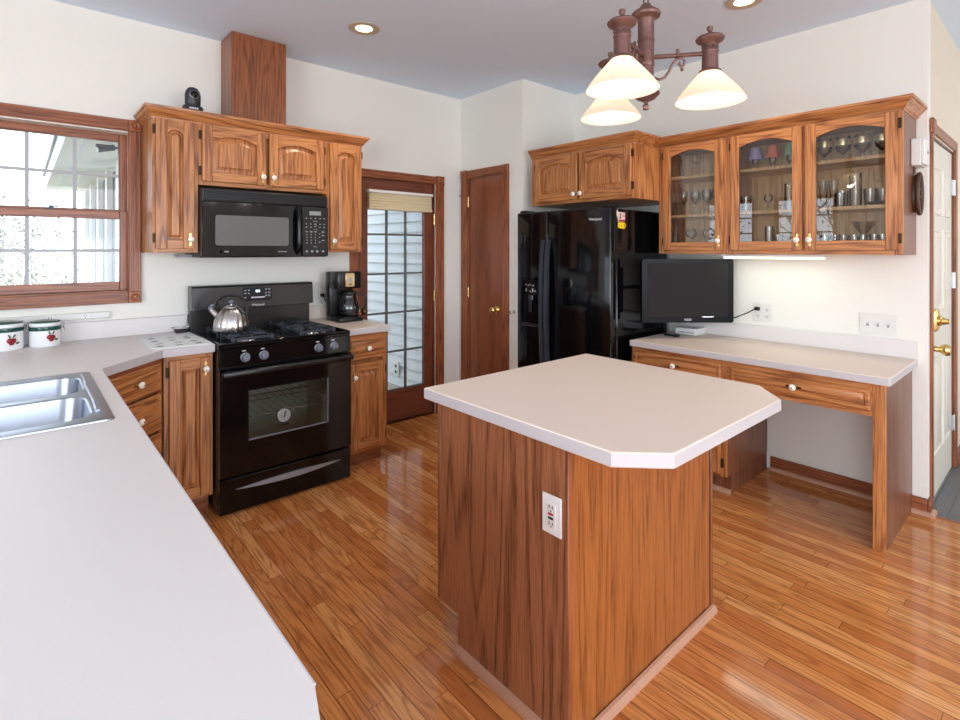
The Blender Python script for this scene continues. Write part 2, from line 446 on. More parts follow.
def holes_wall(mb, axis, c0, c1, a0, a1, z0, z1, holes, m):
    """wall slab between c0,c1 on its thin axis, spanning a0..a1, with rectangular holes (a0,a1,z0,z1)"""
    xs = sorted({a0, a1, *[h[0] for h in holes], *[h[1] for h in holes]})
    zs = sorted({z0, z1, *[h[2] for h in holes], *[h[3] for h in holes]})
    for i in range(len(xs)-1):
        run = None
        for j in range(len(zs)-1):
            cx, cz = (xs[i]+xs[i+1])/2, (zs[j]+zs[j+1])/2
            if any(h[0] < cx < h[1] and h[2] < cz < h[3] for h in holes):
                run = None; continue
            if axis == 'y': mb.box(xs[i], c0, zs[j], xs[i+1], c1, zs[j+1], m)
            else: mb.box(c0, xs[i], zs[j], c1, xs[i+1], zs[j+1], m)
    bmesh.ops.remove_doubles(mb.bm, verts=mb.bm.verts, dist=1e-5)
    # drop faces shared by neighbouring blocks
    mb.bm.verts.index_update()
    seen = {}
    for f in mb.bm.faces: seen.setdefault(tuple(sorted(v.index for v in f.verts)), []).append(f)
    dead = [f for fs in seen.values() if len(fs) > 1 for f in fs]
    bmesh.ops.delete(mb.bm, geom=dead, context='FACES')
    return mb

YA, XB, ZC = 3.67, 3.65, 2.775
# ------------------------------------------------------------------ setting: floor, ceiling, walls
b = MB().prism([(-3.2, -3.5), (3.65, -3.5), (3.65, 2.96), (3.09, 2.96), (3.09, 3.67), (-1.25, 3.67), (-1.25, 5.3), (-3.2, 5.3)], 'z', -.08, 0, 'oak_floor'); struct(b.build('floor'))
b = MB().box(3.65, -1.2, -.08, 6.2, .660, -.004, 'slate_tile'); struct(b.build('floor_hall'))
b = MB().box(-3.35, -3.65, ZC, 6.35, 5.45, ZC+.1, 'ceiling_daylight_tint'); struct(b.build('ceiling'))
WIN = (-.444, .492, 1.165, 2.12)
D1 = (1.955, 2.70, 0, 2.00)
b = holes_wall(MB(), 'y', YA, YA+.14, -1.25, 3.09, 0, ZC, [WIN, D1], 'wall_paint'); struct(b.build('wall_back'))
PD = (3.115, 3.555, 0, 2.05)
b = holes_wall(MB(), 'x', 2.99, 3.09, 2.893, YA, 0, ZC, [PD], 'wall_paint'); struct(b.build('wall_pantry'))
struct(MB().box(3.09, 2.893, 0, 3.80, 2.97, ZC, 'wall_paint').build('wall_alcove'))
struct(MB().box(XB, .66, 0, XB+.14, 2.893, ZC, 'wall_paint').box(XB, .521, 0, XB+.087, .66, ZC, 'wall_paint').build('wall_right'))
D3 = (3.738, 4.559, 0, 2.05)
b = holes_wall(MB(), 'y', .521, .645, XB+.0876, 6.2, 0, ZC, [D3], 'wall_paint_hall'); struct(b.build('wall_hall'))
struct(MB().box(3.65, -3.5, 0, 3.79, -1.2, ZC, 'wall_paint').box(3.79, -1.34, 0, 6.2, -1.2, ZC, 'wall_paint').box(6.2, -1.34, 0, 6.34, .645, ZC, 'wall_paint').build('wall_far_hall'))
FW = [(-1.0, 2.2, .35, 2.2)]
b = holes_wall(MB(), 'y', -3.64, -3.5, -3.2, 3.79, 0, ZC, FW, 'wall_paint'); struct(b.build('wall_front'))
LW = [(-2.1, .9, .1, 2.2), (2.52, 3.46, .55, 2.32), (3.77, 4.72, .55, 2.32)]
b = holes_wall(MB(), 'x', -3.34, -3.2, -3.64, 5.44, 0, ZC, LW, 'wall_paint'); struct(b.build('wall_left'))
DW = [(-2.9, -1.45, .55, 2.3)]
b = holes_wall(MB(), 'y', 5.3, 5.44, -3.2, -1.11, 0, ZC, DW, 'wall_paint'); b.box(-1.25, YA+.14, 0, -1.11, 5.3, ZC, 'wall_paint'); struct(b.build('wall_dinette'))

# baseboards
def base_run(name, pts, m='trim_oak_x'):
    """baseboard with a quarter-round, boxes along straight runs (axis-aligned), inside the room"""
    mb = MB()
    for (x0, y0, x1, y1) in pts: 
        mb.box(x0, y0, .0, x1, y1, .085, m, .003)
    return struct(mb.build(name))
base_run('baseboard_right', [(3.635, .521, 3.65, 1.30), (3.61, .56, 3.636, 1.37), (3.635, .503, 3.80, .517)][:1]+[(3.635, .506, 3.704, .5205)], 'trim_oak_y')
mb = MB()
q = [(0, 0), (.02, 0), (.018, .01), (.01, .018), (0, .02)]
mb.prism([(3.635-a, z) for a, z in q], 'y', .506, 1.30, 'shoe_oak')
mb.prism([(.506-a, z) for a, z in q], 'x', 3.617, 3.704, 'shoe_oak')
struct(mb.build('trim_1'))
struct(MB().box(3.645, -1.2, -.003, 3.66, .506, .004, 'trim_oak_y').build('trim_2'))
struct(MB().box(4.64, .506, 0, 6.2, .5205, .085, 'trim_oak_x').build('baseboard_hall'))
struct(MB().box(2.792, 3.655, 0, 2.99, 3.67, .085, 'trim_oak_x').box(2.975, 3.645, 0, 2.99, 3.67, .085, 'trim_oak_y').build('baseboard_back'))
struct(MB().box(2.975, 2.893, 0, 2.99, 3.04, .085, 'trim_oak_y').build('baseboard_pantry'))

# ------------------------------------------------------------------ window over the counter
def rosette(mb, c, axis, s=.066, m='trim_oak_z'):
    x, y, z = c
    if axis == 'y': mb.box(x-s/2, y-.028, z-s/2, x+s/2, y, z+s/2, m, .003)
    else: mb.box(x-.028, y-s/2, z-s/2, x, y+s/2, z+s/2, m, .003)
    prof = [(.026, 0), (.026, .004), (.021, .007), (.016, .004), (.012, .003), (.009, .008), (0, .009)]
    prof = [(r, -h) for r, h in prof]
    if axis == 'y': mb.lathe(prof, (x, y-.028, z), m, 16, 'y')
    else: mb.lathe(prof, (x-.028, y, z), m, 16, 'x')
def casing_board(mb, axis, a0, a1, b0, b1, c, horiz, m):
    """fluted casing board on a wall; a = in-plane horizontal span, b = z span, c = wall plane"""
    t = .018
    def bx(p0, p1, q0, q1, d):
        if axis == 'y': mb.box(p0, c-d, q0, p1, c, q1, m, .002)
        else: mb.box(c-d, p0, q0, c, p1, q1, m, .002)
    bx(a0, a1, b0, b1, t)
    w = (b1-b0) if horiz else (a1-a0)
    for f in (.16, .5, .84):
        if horiz: bx(a0, a1, b0+w*f-w*.1, b0+w*f+w*.1, t+.005)
        else: bx(a0+w*f-w*.1, a0+w*f+w*.1, b0, b1, t+.005)
w1 = thing('window_1', (.026, YA, 1.165)); struct(w1)
mb = MB(); cx0, cx1, cz0, cz1 = -.489, .537, 1.107, 2.179; cw = .066
casing_board(mb, 'y', cx0+cw, cx1-cw, cz1-cw, cz1, YA, True, 'trim_oak_x')
casing_board(mb, 'y', cx0+cw, cx1-cw, cz0, cz0+cw, YA, True, 'trim_oak_x')
casing_board(mb, 'y', cx0, cx0+cw, cz0+cw, cz1-cw, YA, False, 'trim_oak_z')
casing_board(mb, 'y', cx1-cw, cx1, cz0+cw, cz1-cw, YA, False, 'trim_oak_z')
for x in (cx0+cw/2, cx1-cw/2):
    for z in (cz0+cw/2, cz1-cw/2): rosette(mb, (x, YA, z), 'y')
mb.build('window_casing', w1)
mb = MB(); x0, x1, z0, z1 = WIN
mb.box(x0, YA-.002, z0, x0+.012, YA+.14, z1, 'white_trim').box(x1-.012, YA-.002, z0, x1, YA+.14, z1, 'white_trim')
mb.box(x0, YA-.002, z1-.014, x1, YA+.14, z1, 'white_trim').box(x0, YA-.002, z0, x1, YA+.14, z0+.014, 'trim_oak_x')
mb.build('jamb', w1)
def sash(name, z0, z1, y, st=.042, top=.045, bot=.05):
    mb = MB(); x0, x1 = WIN[0]+.013, WIN[1]-.013
    mb.box(x0, y, z0, x0+st, y+.035, z1, 'trim_oak_z', .003).box(x1-st, y, z0, x1, y+.035, z1, 'trim_oak_z', .003)
    mb.box(x0+st, y, z1-top, x1-st, y+.035, z1, 'trim_oak_x', .003).box(x0+st, y, z0, x1-st, y+.035, z0+bot, 'trim_oak_x', .003)
    sh = mb.build(name, w1)
    g0, g1, h0, h1 = x0+st, x1-st, z0+bot, z1-top
    mb = MB()
    for i in range(1, 4):
        xx = g0+(g1-g0)*i/4; mb.box(xx-.009, y+.012, h0, xx+.009, y+.026, h1, 'window_muntin')
    zz = (h0+h1)/2; mb.box(g0, y+.0125, zz-.0085, g1, y+.0255, zz+.0085, 'window_muntin')
    mb.build('muntin', sh)
    MB().box(g0-.004, y+.017, h0-.004, g1+.004, y+.021, h1+.004, 'window_glass').build('glass_pane', sh)
    return sh
sash('upper_sash', 1.606, 2.106, YA+.085)
lo = sash('lower_sash', 1.18, 1.643, YA+.045)
MB().box(.10, YA+.042, 1.643, .15, YA+.074, 1.650, 'camera_grey').cyl((.125, YA+.055, 1.648), (.125, YA+.055, 1.660), .01, 'camera_grey').box(.115, YA+.035, 1.656, .155, YA+.05, 1.663, 'camera_grey').build('sash_lock', lo)

# windows of the room beside and behind the camera
def plain_window(name, axis, c, a0, a1, z0, z1, cols, rows, m='trim_oak_z', sign=1):
    r = struct(thing(name, (c, a0, z0) if axis == 'x' else (a0, c, z0)))
    mb = MB()
    def bx(p0, p1, q0, q1, d0, d1, mm):
        if axis == 'x': mb.box(c+d0, p0, q0, c+d1, p1, q1, mm)
        else: mb.box(p0, c+d0, q0, p1, c+d1, q1, mm)
    f = .06
    bx(a0, a0+f, z0, z1, 0, .06, m); bx(a1-f, a1, z0, z1, 0, .06, m); bx(a0+f, a1-f, z0, z0+f, 0, .06, m); bx(a0+f, a1-f, z1-f, z1, 0, .06, m)
    mb.build('window_frame', r)
    mb = MB()
    for i in range(1, cols):
        p = a0+f+(a1-a0-2*f)*i/cols; bx(p-.011, p+.011, z0+f, z1-f, .02, .04, 'hinge_bronze')
    for i in range(1, rows):
        p = z0+f+(z1-z0-2*f)*i/rows; bx(a0+f, a1-f, p-.011, p+.011, .021, .039, 'hinge_bronze')
    if cols > 1 or rows > 1: mb.build('muntin', r)
plain_window('window_2', 'x', -3.30, 2.52, 3.46, .55, 2.32, 2, 6)
plain_window('window_3', 'x', -3.30, 3.77, 4.72, .55, 2.32, 2, 6)
plain_window('window_4', 'x', -3.30, -2.1, .9, .1, 2.2, 2, 1)
plain_window('window_5', 'y', -3.62, -1.0, 2.2, .35, 2.2, 3, 1)
plain_window('window_6', 'y', 5.34, -2.9, -1.45, .55, 2.3, 2, 2)

# ------------------------------------------------------------------ porch door in the back wall
d1 = struct(thing('door_1', (2.33, YA, 0)))
mb = MB(); cw = .085
casing_board(mb, 'y', 2.705, 2.79, 0, 1.985, YA, False, 'trim_oak_z'); casing_board(mb, 'y', 1.89, 1.955, 0, 1.985, YA, False, 'trim_oak_z')
casing_board(mb, 'y', 1.955, 2.705, 1.985, 2.052, YA, True, 'trim_oak_x')
rosette(mb, (2.748, YA, 2.018), 'y', .078)
mb.build('door_casing', d1)
mb = MB(); mb.box(1.955, YA-.001, 0, 1.967, YA+.14, 2.0, 'door_oak_z').box(2.688, YA-.001, 0, 2.70, YA+.14, 2.0, 'door_oak_z').box(1.967, YA-.001, 1.988, 2.688, YA+.14, 2.0, 'door_oak_x').box(1.967, YA, 0, 2.688, YA+.14, .012, 'dark_brass')
mb.build('jamb', d1)
y0, y1 = YA+.012, YA+.052
mb = MB(); gx0, gx1, gz0, gz1 = 2.055, 2.60, .262, 1.90
mb.box(1.968, y0, .014, gx0, y1, 1.986, 'door_oak_z', .002).box(gx1, y0, .014, 2.687, y1, 1.986, 'door_oak_z', .002)
mb.box(gx0, y0, .014, gx1, y1, gz0, 'door_oak_x', .002).box(gx0, y0, gz1, gx1, y1, 1.986, 'door_oak_x', .002)
leaf = mb.build('door_leaf', d1)
mb = MB()
for i in (1, 2): xx = gx0+(gx1-gx0)*i/3; mb.box(xx-.008, y0+.012, gz0, xx+.008, y0+.03, gz1, 'muntin_grey')
for i in range(1, 5): zz = gz0+.32*i; mb.box(gx0, y0+.0125, zz-.0075, gx1, y0+.0295, zz+.0075, 'muntin_grey')
mb.box(gx0, y0+.012, gz0, gx1, y0+.03, gz0+.01, 'muntin_grey')
mb.build('muntin', leaf)
MB().box(gx0-.004, y0+.019, gz0-.004, gx1+.004, y0+.023, gz1+.004, 'window_glass').build('glass_pane', leaf)
for z in (.2, 1.02, 1.68): MB().cyl((2.692, YA-.004, z-.045), (2.692, YA-.004, z+.045), .007, 'brass', 10).build('hinge', d1)
mb = MB(); mb.cyl((1.995, y0, .94), (1.995, y0-.04, .94), .011, 'dark_brass', 12).ball((1.995, y0-.055, .94), .026, 'dark_brass').lathe([(.03, 0), (.03, -.006), (.012, -.012)], (1.995, y0, .94), 'brass', 16, 'y')
mb.build('door_knob', d1)
# blind bunched at the top of the porch door
bl = thing('window_blind', (2.33, YA, 1.73), 'beige cellular blind pulled up at the top of the glass porch door', 'blind')
MB().box(2.035, YA-.045, 1.868, 2.655, YA+.010, 1.892, 'white_trim', .004).build('headrail', bl)
mb = MB()
for k in range(5): z = 1.762+k*.021; mb.box(2.045, YA-.032+.002*(k % 2), z, 2.645, YA+.006, z+.0205, 'shade_cloth', .002)
mb.build('folded_cloth', bl)
MB().box(2.04, YA-.040, 1.735, 2.65, YA+.010, 1.762, 'shade_cloth', .005).build('bottom_rail', bl)

# ------------------------------------------------------------------ pantry door
d2 = struct(thing('door_2', (2.99, 3.34, 0)))
mb = MB()
casing_board(mb, 'x', 3.04, 3.108, 0, 2.05, 2.99, False, 'trim_oak_z'); casing_board(mb, 'x', 3.562, 3.645, 0, 2.05, 2.99, False, 'trim_oak_z')
casing_board(mb, 'x', 3.108, 3.562, 2.05, 2.118, 2.99, True, 'trim_oak_y')
rosette(mb, (2.99, 3.074, 2.084), 'x', .068); rosette(mb, (2.99, 3.603, 2.084), 'x', .076)
mb.build('door_casing', d2)
MB().box(2.988, 3.109, 0, 3.09, 3.116, 2.05, 'trim_oak_z').box(2.988, 3.554, 0, 3.09, 3.561, 2.05, 'trim_oak_z').box(2.988, 3.116, 2.043, 3.09, 3.554, 2.05, 'trim_oak_y').build('jamb', d2)
MB().box(2.995, 3.119, .012, 3.03, 3.551, 2.040, 'oak_pantry', .003).build('door_leaf', d2)
for z in (.22, 1.04, 1.84): MB().cyl((2.985, 3.557, z-.045), (2.985, 3.557, z+.045), .007, 'brass', 10).build('hinge', d2)
mb = MB(); c = (2.995, 3.19, .915)
mb.lathe([(.034, 0), (.034, -.005), (.02, -.012), (.012, -.02), (.012, -.035), (.02, -.042), (.028, -.052), (.028, -.064), (.018, -.074), (0, -.077)], c, 'brass', 20, 'x')
mb.build('door_knob', d2)
mb = MB(); mb.cyl((2.966, 3.640, 1.90), (2.950, 3.662, 1.90), .005, 'dark_brass', 8).ball((2.955, 3.652, 1.90), .009, 'white_plastic', 10, 8)
mb.build('door_stop', d2)
mb = MB(); c = (2.99, 2.985, .915)
mb.lathe([(.013, 0), (.013, -.004), (.006, -.008), (.006, -.03), (.012, -.034), (.014, -.042), (.008, -.048), (0, -.05)], c, 'silver', 14, 'x')
solo(mb, 'wall_hook', c, 'small silver knob fixed to the wall between pantry door and refrigerator', 'hook')

# ------------------------------------------------------------------ hall door (white, six panels)
d3 = struct(thing('door_3', (4.2, .515, 0)))
DX, DY = -.055, .006
mb = MB()
def cas3(x0, x1, z0, z1, g): mb.box(x0, .502, z0, x1, .5155, z1, g, .003)
cas3(3.762, 3.802, 0, 2.06, 'trim_oak_z'); cas3(4.606, 4.68, 0, 2.06, 'trim_oak_z'); cas3(3.762, 4.68, 2.06, 2.12, 'trim_oak_x')
mb.box(3.752, .494, 2.05, 3.835, .515, 2.135, 'trim_oak_x', .005)
mb.build('door_casing', d3)
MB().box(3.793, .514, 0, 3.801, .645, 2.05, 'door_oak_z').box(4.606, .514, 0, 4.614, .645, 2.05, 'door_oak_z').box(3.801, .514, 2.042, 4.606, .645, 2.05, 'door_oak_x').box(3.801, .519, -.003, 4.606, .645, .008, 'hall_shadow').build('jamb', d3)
mb = MB(); X0, X1, Z0, Z1 = 3.803, 4.603, .0085, 2.040
mb.box(X0, .524, Z0, X1, .562, Z1, 'door_white', .002)
def sixp(x0, x1, z0, z1):
    y = .524
    def ins(d, yy): return [(x0+d, yy, z0+d), (x1-d, yy, z0+d), (x1-d, yy, z1-d), (x0+d, yy, z1-d)]
    mb.loft([ins(0, y), ins(.004, y-.007), ins(.016, y-.007), ins(.022, y-.0003), ins(.034, y-.0003), ins(.05, y-.010)], 'door_white', False, True)
for xa, xb in ((3.90, 4.165), (4.24, 4.505)):
    sixp(xa, xb, 1.62, 1.90); sixp(xa, xb, 1.06, 1.54); sixp(xa, xb, .24, .80)
mb.build('door_leaf', d3)
MB().box(3.835, .492, .965, 3.915, .5245, 1.09, 'brass', .012, 2).lathe([(.030, 0), (.030, -.012), (.022, -.016), (.014, -.04), (.018, -.045), (0, -.05)], (3.875, .493, 1.025), 'brass', 16, 'y').build('deadbolt', d3)
MB().lathe([(.040, 0), (.040, -.006), (.016, -.012), (.014, -.035), (.026, -.045), (.034, -.064), (.026, -.082), (0, -.086)], (3.87, .524, .868), 'brass', 20, 'y').build('door_knob', d3)
for z in (.30, 1.22, 1.82): MB().box(4.575, .515, z-.05, 4.612, .5235, z+.05, 'silver').cyl((4.604, .512, z-.05), (4.604, .512, z+.05), .008, 'silver', 10).build('hinge', d3)
d3.location.x += DX; d3.location.y += DY

# ------------------------------------------------------------------ cabinet pieces (local frame: x along the front, front face at y=0 looking to -y)
def arch_pts(x0, x1, zs, rise, n=12, sh=.0):
    out = []
    for i in range(n+1):
        u = -1+2*i/n
        out.append((x0+(x1-x0)*i/n, zs+rise*(1-u*u)))
    return out
def cab_door(parent, x0, x1, z0, z1, arch=.03, fw=.052, glass=False, name='door', y=0., world=False, mats=('oak_z', 'oak_x'), knob=None, hinge=None, t=.022):
    v, h = mats
    mb = MB()
    mb.box(x0, y-t, z0, x0+fw, y-.001, z1, v, .003).box(x1-fw, y-t, z0, x1, y-.001, z1, v, .003)
    mb.box(x0+fw, y-t, z0, x1-fw, y-.001, z0+fw, h, .002)
    ox0, ox1, oz0 = x0+fw, x1-fw, z0+fw; zs = z1-(fw if not glass else .042)-arch
    ap = arch_pts(ox0, ox1, zs, arch) if arch > 0 else [(ox0, zs), (ox1, zs)]
    mb.prism(ap + [(ox1, z1), (ox0, z1)], 'y', y-t, y-.001, h)
    o = mb.build(name, parent, world)
    n = len(ap)
    if glass:
        pl = [(ox0-.004, oz0-.004), (ox1+.004, oz0-.004)] + [(p[0], p[1]+.004) for p in reversed(ap)]
        MB().prism(pl, 'y', y-.011, y-.008, 'cabinet_glass').build('glass_pane', o, world)
    else:
        mb = MB()
        def ring(d, yy):
            a0, a1 = ox0+d, ox1-d
            top = arch_pts(a0, a1, zs-d, arch*.92) if arch > 0 else [(a0, zs-d), (a1, zs-d)]
            return [(a0, yy, oz0+d), (a1, yy, oz0+d)] + [(p[0], yy, p[1]) for p in reversed(top)]
        d2 = min(.034, (ox1-ox0)*.27)
        mb.loft([ring(-.002, y-t+.002), ring(.003, y-t+.017), ring(.010, y-t+.017), ring(d2, y-t+.004), ring(d2+.0005, y-t+.0005)], v, False, True)
        mb.build('raised_panel', o, world)
    if knob: add_knob(o, knob[0], y-t, knob[1], world)
    if hinge:
        for z in (z0+.06, z1-.06):
            xx = x0-.006 if hinge == 'l' else x1+.006
            MB().box(xx-.007, y-.012, z-.025, xx+.007, y-.0005, z+.025, 'hinge_bronze', .002).cyl((xx+(.005 if hinge == 'l' else -.005), y-.014, z-.025), (xx+(.005 if hinge == 'l' else -.005), y-.014, z+.025), .004, 'hinge_bronze', 8).build('hinge', o, world)
    return o
def plate_poly(cx, cz, L_, w, horiz):
    pts = []
    n = 28
    for i in range(n):
        a = 2*PI*i/n; s = math.sin(a); c = math.cos(a)
        r = 1 + .28*math.cos(4*a)
        p = (w*.5*c*(1+.25*math.cos(2*a)), L_*.5*s)
        k = abs(p[1])/(L_*.5); 
        wx = p[0]*(0.62+.38*math.cos(k*2.6*PI))
        pts.append((cx+wx, cz+p[1]) if not horiz else (cx+p[1], cz+wx))
    return pts
def add_knob(parent, x, y, z, world=False, horiz=False, dark=False):
    m = 'dark_brass' if dark else 'brass'
    MB().prism(plate_poly(x, z, .078, .022, horiz), 'y', y-.003, y, m, .001).build('backplate', parent, world)
    mb = MB()
    mb.lathe([(.006, 0), (.006, -.012)], (x, y-.002, z), m, 12, 'y')
    mb.lathe([(.008, -.010), (.015, -.014), (.017, -.020), (.015, -.026), (.009, -.030), (.004, -.031)], (x, y, z), 'porcelain', 16, 'y')
    mb.lathe([(.004, -.0305), (.003, -.033), (0, -.0335)], (x, y, z), m, 10, 'y')
    mb.build('knob', parent, world)
def drawer_front(parent, x0, x1, z0, z1, y=0., world=False, knob=True, dark=False, t=.019, mat='oak_x'):
    mb = MB()
    def ring(d, yy): return [(x0+d, yy, z0+d), (x1-d, yy, z0+d), (x1-d, yy, z1-d), (x0+d, yy, z1-d)]
    mb.loft([ring(0, y-.001), ring(0, y-t+.006), ring(.006, y-t), ring(.018, y-t), ring(.021, y-t+.005), ring(.024, y-t+.005), ring(.034, y-t), ring(.035, y-t-.0003)], mat, True, True)
    o = mb.build('drawer', parent, world)
    if knob: add_knob(o, (x0+x1)/2, y-t, (z0+z1)/2, world, True, dark)
    return o
def carcass(parent, x0, x1, d, z0, z1, toe=0., front=('oak_z', 'oak_x'), side='oak_z', world=False, toe_m='trim_oak_x', top=True):
    mb = MB()
    mb.box(x0, .019, z0+toe, x1, d, z1, side)
    o = mb.build('carcass', parent, world)
    mb = MB(); s = .032
    mb.box(x0, 0, z0+toe, x0+s, .0185, z1, front[0], .001).box(x1-s, 0, z0+toe, x1, .0185, z1, front[0], .001)
    mb.box(x0+s, 0, z1-s, x1-s, .0185, z1, front[1], .001).box(x0+s, 0, z0+toe, x1-s, .0185, z0+toe+s, front[1], .001)
    mb.build('face_frame', parent, world)
    if toe:
        MB().box(x0+.003, .075, z0, x1-.003, d, z0+toe, toe_m).build('toe_kick', parent, world)
    return o

# ------------------------------------------------------------------ wall cabinets over the range (front at y = 3.34)
YF = 3.34
def cabA(x0, x1, z0, z1, label):
    return thing('wall_cabinet', (x0, YF, z0), label, 'cabinet', 'wall cabinets around the microwave')
DA = YA-YF
k = cabA(.540, .768, 1.402, 2.145, 'narrow tall oak wall cabinet beside the window, left of the microwave')
carcass(k, 0, .228, DA, 0, .743); cab_door(k, .014, .204, .022, .742, .022, .055, knob=(.183, .075), hinge='l')
k = cabA(.768, 1.552, 1.795, 2.145, 'wide low oak wall cabinet with two arched doors above the microwave')
carcass(k, 0, .784, DA, 0, .35)
cab_door(k, .016, .378, .022, .349, .03, .055, knob=(.356, .072), hinge='l'); cab_door(k, .399, .760, .022, .349, .03, .055, knob=(.421, .072), hinge='r')
k = cabA(1.552, 1.816, 1.402, 2.145, 'narrow tall oak wall cabinet between the microwave and the porch door')
carcass(k, 0, .264, DA, 0, .743); cab_door(k, .018, .252, .016, .742, .022, .055, knob=(.04, .075), hinge='r')
CROWN = [(0, 0), (.004, 0), (.006, .008), (.014, .012), (.020, .022), (.034, .036), (.046, .044), (.048, .050), (.056, .052), (.058, .066), (0, .066)]
def crown(path, z, name, label, loc, rz=0, k=1.0):
    """path: list of (x,y, outward dir of the segment that starts here); rectilinear, profile offset outwards with mitred corners"""
    n = len(path); rings = []
    segs = []
    for i in range(n-1):
        dx, dy = path[i+1][0]-path[i][0], path[i+1][1]-path[i][1]; l = math.hypot(dx, dy)
        segs.append((dy/l, -dx/l))
    for i in range(n):
        if i == 0: ox, oy = segs[0]
        elif i == n-1: ox, oy = segs[-1]
        else: ox, oy = segs[i-1][0]+segs[i][0], segs[i-1][1]+segs[i][1]
        rings.append([(path[i][0]+ox*o*k, path[i][1]+oy*o*k, z+h) for o, h in CROWN])
    mb = MB(); mb.loft(rings, 'oak_x', True, True)
    if rz:
        M = Matrix.Translation(loc) @ Matrix.Rotation(rz, 4, 'Z')
        mb.bm.transform(M.inverted()); o = mb.build(name); o.location = loc; o.rotation_euler = (0, 0, rz); ORG[o.name] = M
        return tag(o, label, 'molding')
    return solo(mb, name, loc, label, 'molding')
crown([(.540, YA-.002), (.540, YF), (1.816, YF), (1.816, YA-.002)], 2.1455, 'crown_molding', 'oak crown molding along the tops of the cabinets over the microwave', (1.18, YF, 2.1455), k=.72)
# boxed duct cover
mb = MB().box(.978, 3.44, 2.215, 1.318, YA-.001, ZC-.001, 'oak_duct', .003)
mb.box(.973, 3.434, 2.15, 1.323, YA-.001, 2.215, 'oak_duct', .002)
solo(mb, 'duct_cover', (1.14, 3.55, 2.15), 'tall boxed oak duct cover rising from the cabinet top to the ceiling', 'duct cover')
# web camera on the cabinet
wc = thing('web_camera', (.748, 3.375, 2.2125), 'small black pan and tilt web camera standing on the cabinet crown', 'camera')
MB().lathe([(.050, 0), (.052, .006), (.052, .030), (.046, .038), (.02, .042)], (.748, 3.375, 2.2125), 'webcam_black', 28, scale=(1.05, .85)).build('base', wc)
mb = MB(); mb.lathe([(.034, .0), (.041, .01), (.042, .060), (.038, .082), (.024, .102), (0, .110)], (.748, 3.375, 2.252), 'webcam_black', 28, scale=(1, .8)); hd = mb.build('head', wc)
MB().lathe([(.026, 0), (.026, -.012), (.023, -.014), (.021, -.010)], (.748, 3.345, 2.310), 'grey_knob', 24, 'y', caps=(False, False)).build('lens_ring', hd)
MB().lathe([(.0215, -.008), (.014, -.009), (.010, -.012), (0, -.014)], (.748, 3.345, 2.310), 'black_gloss', 20, 'y').build('lens', hd)
for i in range(4): MB().box(.722+i*.012, 3.3275, 2.226, .731+i*.012, 3.3315, 2.2335, 'lettering_white').build('mark', wc)

# ------------------------------------------------------------------ microwave
mw = thing('microwave', (1.15, 3.46, 1.372), 'black over-the-range microwave under the wide wall cabinet', 'microwave')
mx0, mx1, mf = .772, 1.532, 3.27
MB().box(mx0, mf+.03, 1.372, mx1, YA-.002, 1.775, 'black_satin', .003).box(.70, 3.50, 1.375, .775, 3.62, 1.39, 'grey_plastic')\
    .build('body', mw)
mb = MB(); mb.box(mx0, mf+.012, 1.703, mx1, mf+.035, 1.768, 'black_plastic', .002)
for i in range(6): z = 1.708+i*.0098; mb.box(mx0+.012, mf+.002, z, mx1-.012, mf+.016, z+.0055, 'black_plastic', .001)
mb.build('vent_grille', mw)
MB().box(mx0, mf, 1.376, 1.352, mf+.03, 1.698, 'black_gloss', .004).build('door', mw)
dr = bpy.data.objects['door.005'] if 'door.005' in bpy.data.objects else None
mdoor = [o for o in mw.children if o.name.startswith('door')][0]
def rrect(x0, x1, z0, z1, r, n=5):
    pts = []
    for cx, cz, a0 in ((x1-r, z0+r, -PI/2), (x1-r, z1-r, 0), (x0+r, z1-r, PI/2), (x0+r, z0+r, PI)):
        for i in range(n+1):
            a = a0+PI/2*i/n; pts.append((cx+r*math.cos(a), cz+r*math.sin(a)))
    return pts
MB().prism(rrect(.842, 1.268, 1.443, 1.620, .016), 'y', mf-.0012, mf+.004, 'mw_window').build('window', mdoor)
mb = MB(); mb.tube([(1.322, mf, 1.40), (1.322, mf-.03, 1.415), (1.322, mf-.038, 1.46), (1.322, mf-.038, 1.62), (1.322, mf-.03, 1.665), (1.322, mf, 1.68)], .014, 'black_gloss', 12)
mb.build('handle', mdoor)
mb = MB(); mb.lathe([(.009, 0), (.009, -.001)], (.872, mf, 1.408), 'button_grey', 16, 'y'); mb.build('mark', mdoor); mb = MB(); mb.box(.89, mf-.001, 1.404, .915, mf, 1.411, 'button_grey'); mb.build('mark', mdoor); mb = MB(); mb.box(1.20, mf-.001, 1.405, 1.255, mf, 1.409, 'button_grey')
mb.build('mark', mdoor)
MB().box(1.354, mf, 1.376, mx1, mf+.03, 1.698, 'black_gloss', .004).build('control_panel', mw)
cp = [o for o in mw.children if o.name.startswith('control_panel')][0]
MB().box(1.402, mf-.0015, 1.642, 1.480, mf+.002, 1.668, 'lcd').build('display', cp)
def bt(x, z, w=.010, h=.005): MB().box(x-w/2, mf-.0016, z-h/2, x+w/2, mf+.001, z+h/2, 'button_grey').build('button', cp)
for i, x in enumerate((1.382, 1.412, 1.443, 1.474, 1.503)):
    bt(x, 1.622)
    if i != 2: bt(x, 1.585); bt(x, 1.565)
    else: bt(x, 1.585, .014); bt(x, 1.572, .016, .004)
bt(1.443, 1.604, .03, .003); bt(1.443, 1.552, .026, .003); bt(1.443, 1.438, .026, .003)
for r in range(5):
    for x in (1.385, 1.415, 1.443): bt(x, 1.535-r*.018, .007 if r else .016, .006)
for z in (1.535, 1.512, 1.48): bt(1.495, z, .018, .006); bt(1.472, z-.012, .008)
for x in (1.385, 1.420, 1.455, 1.495): bt(x, 1.408, .014, .012)

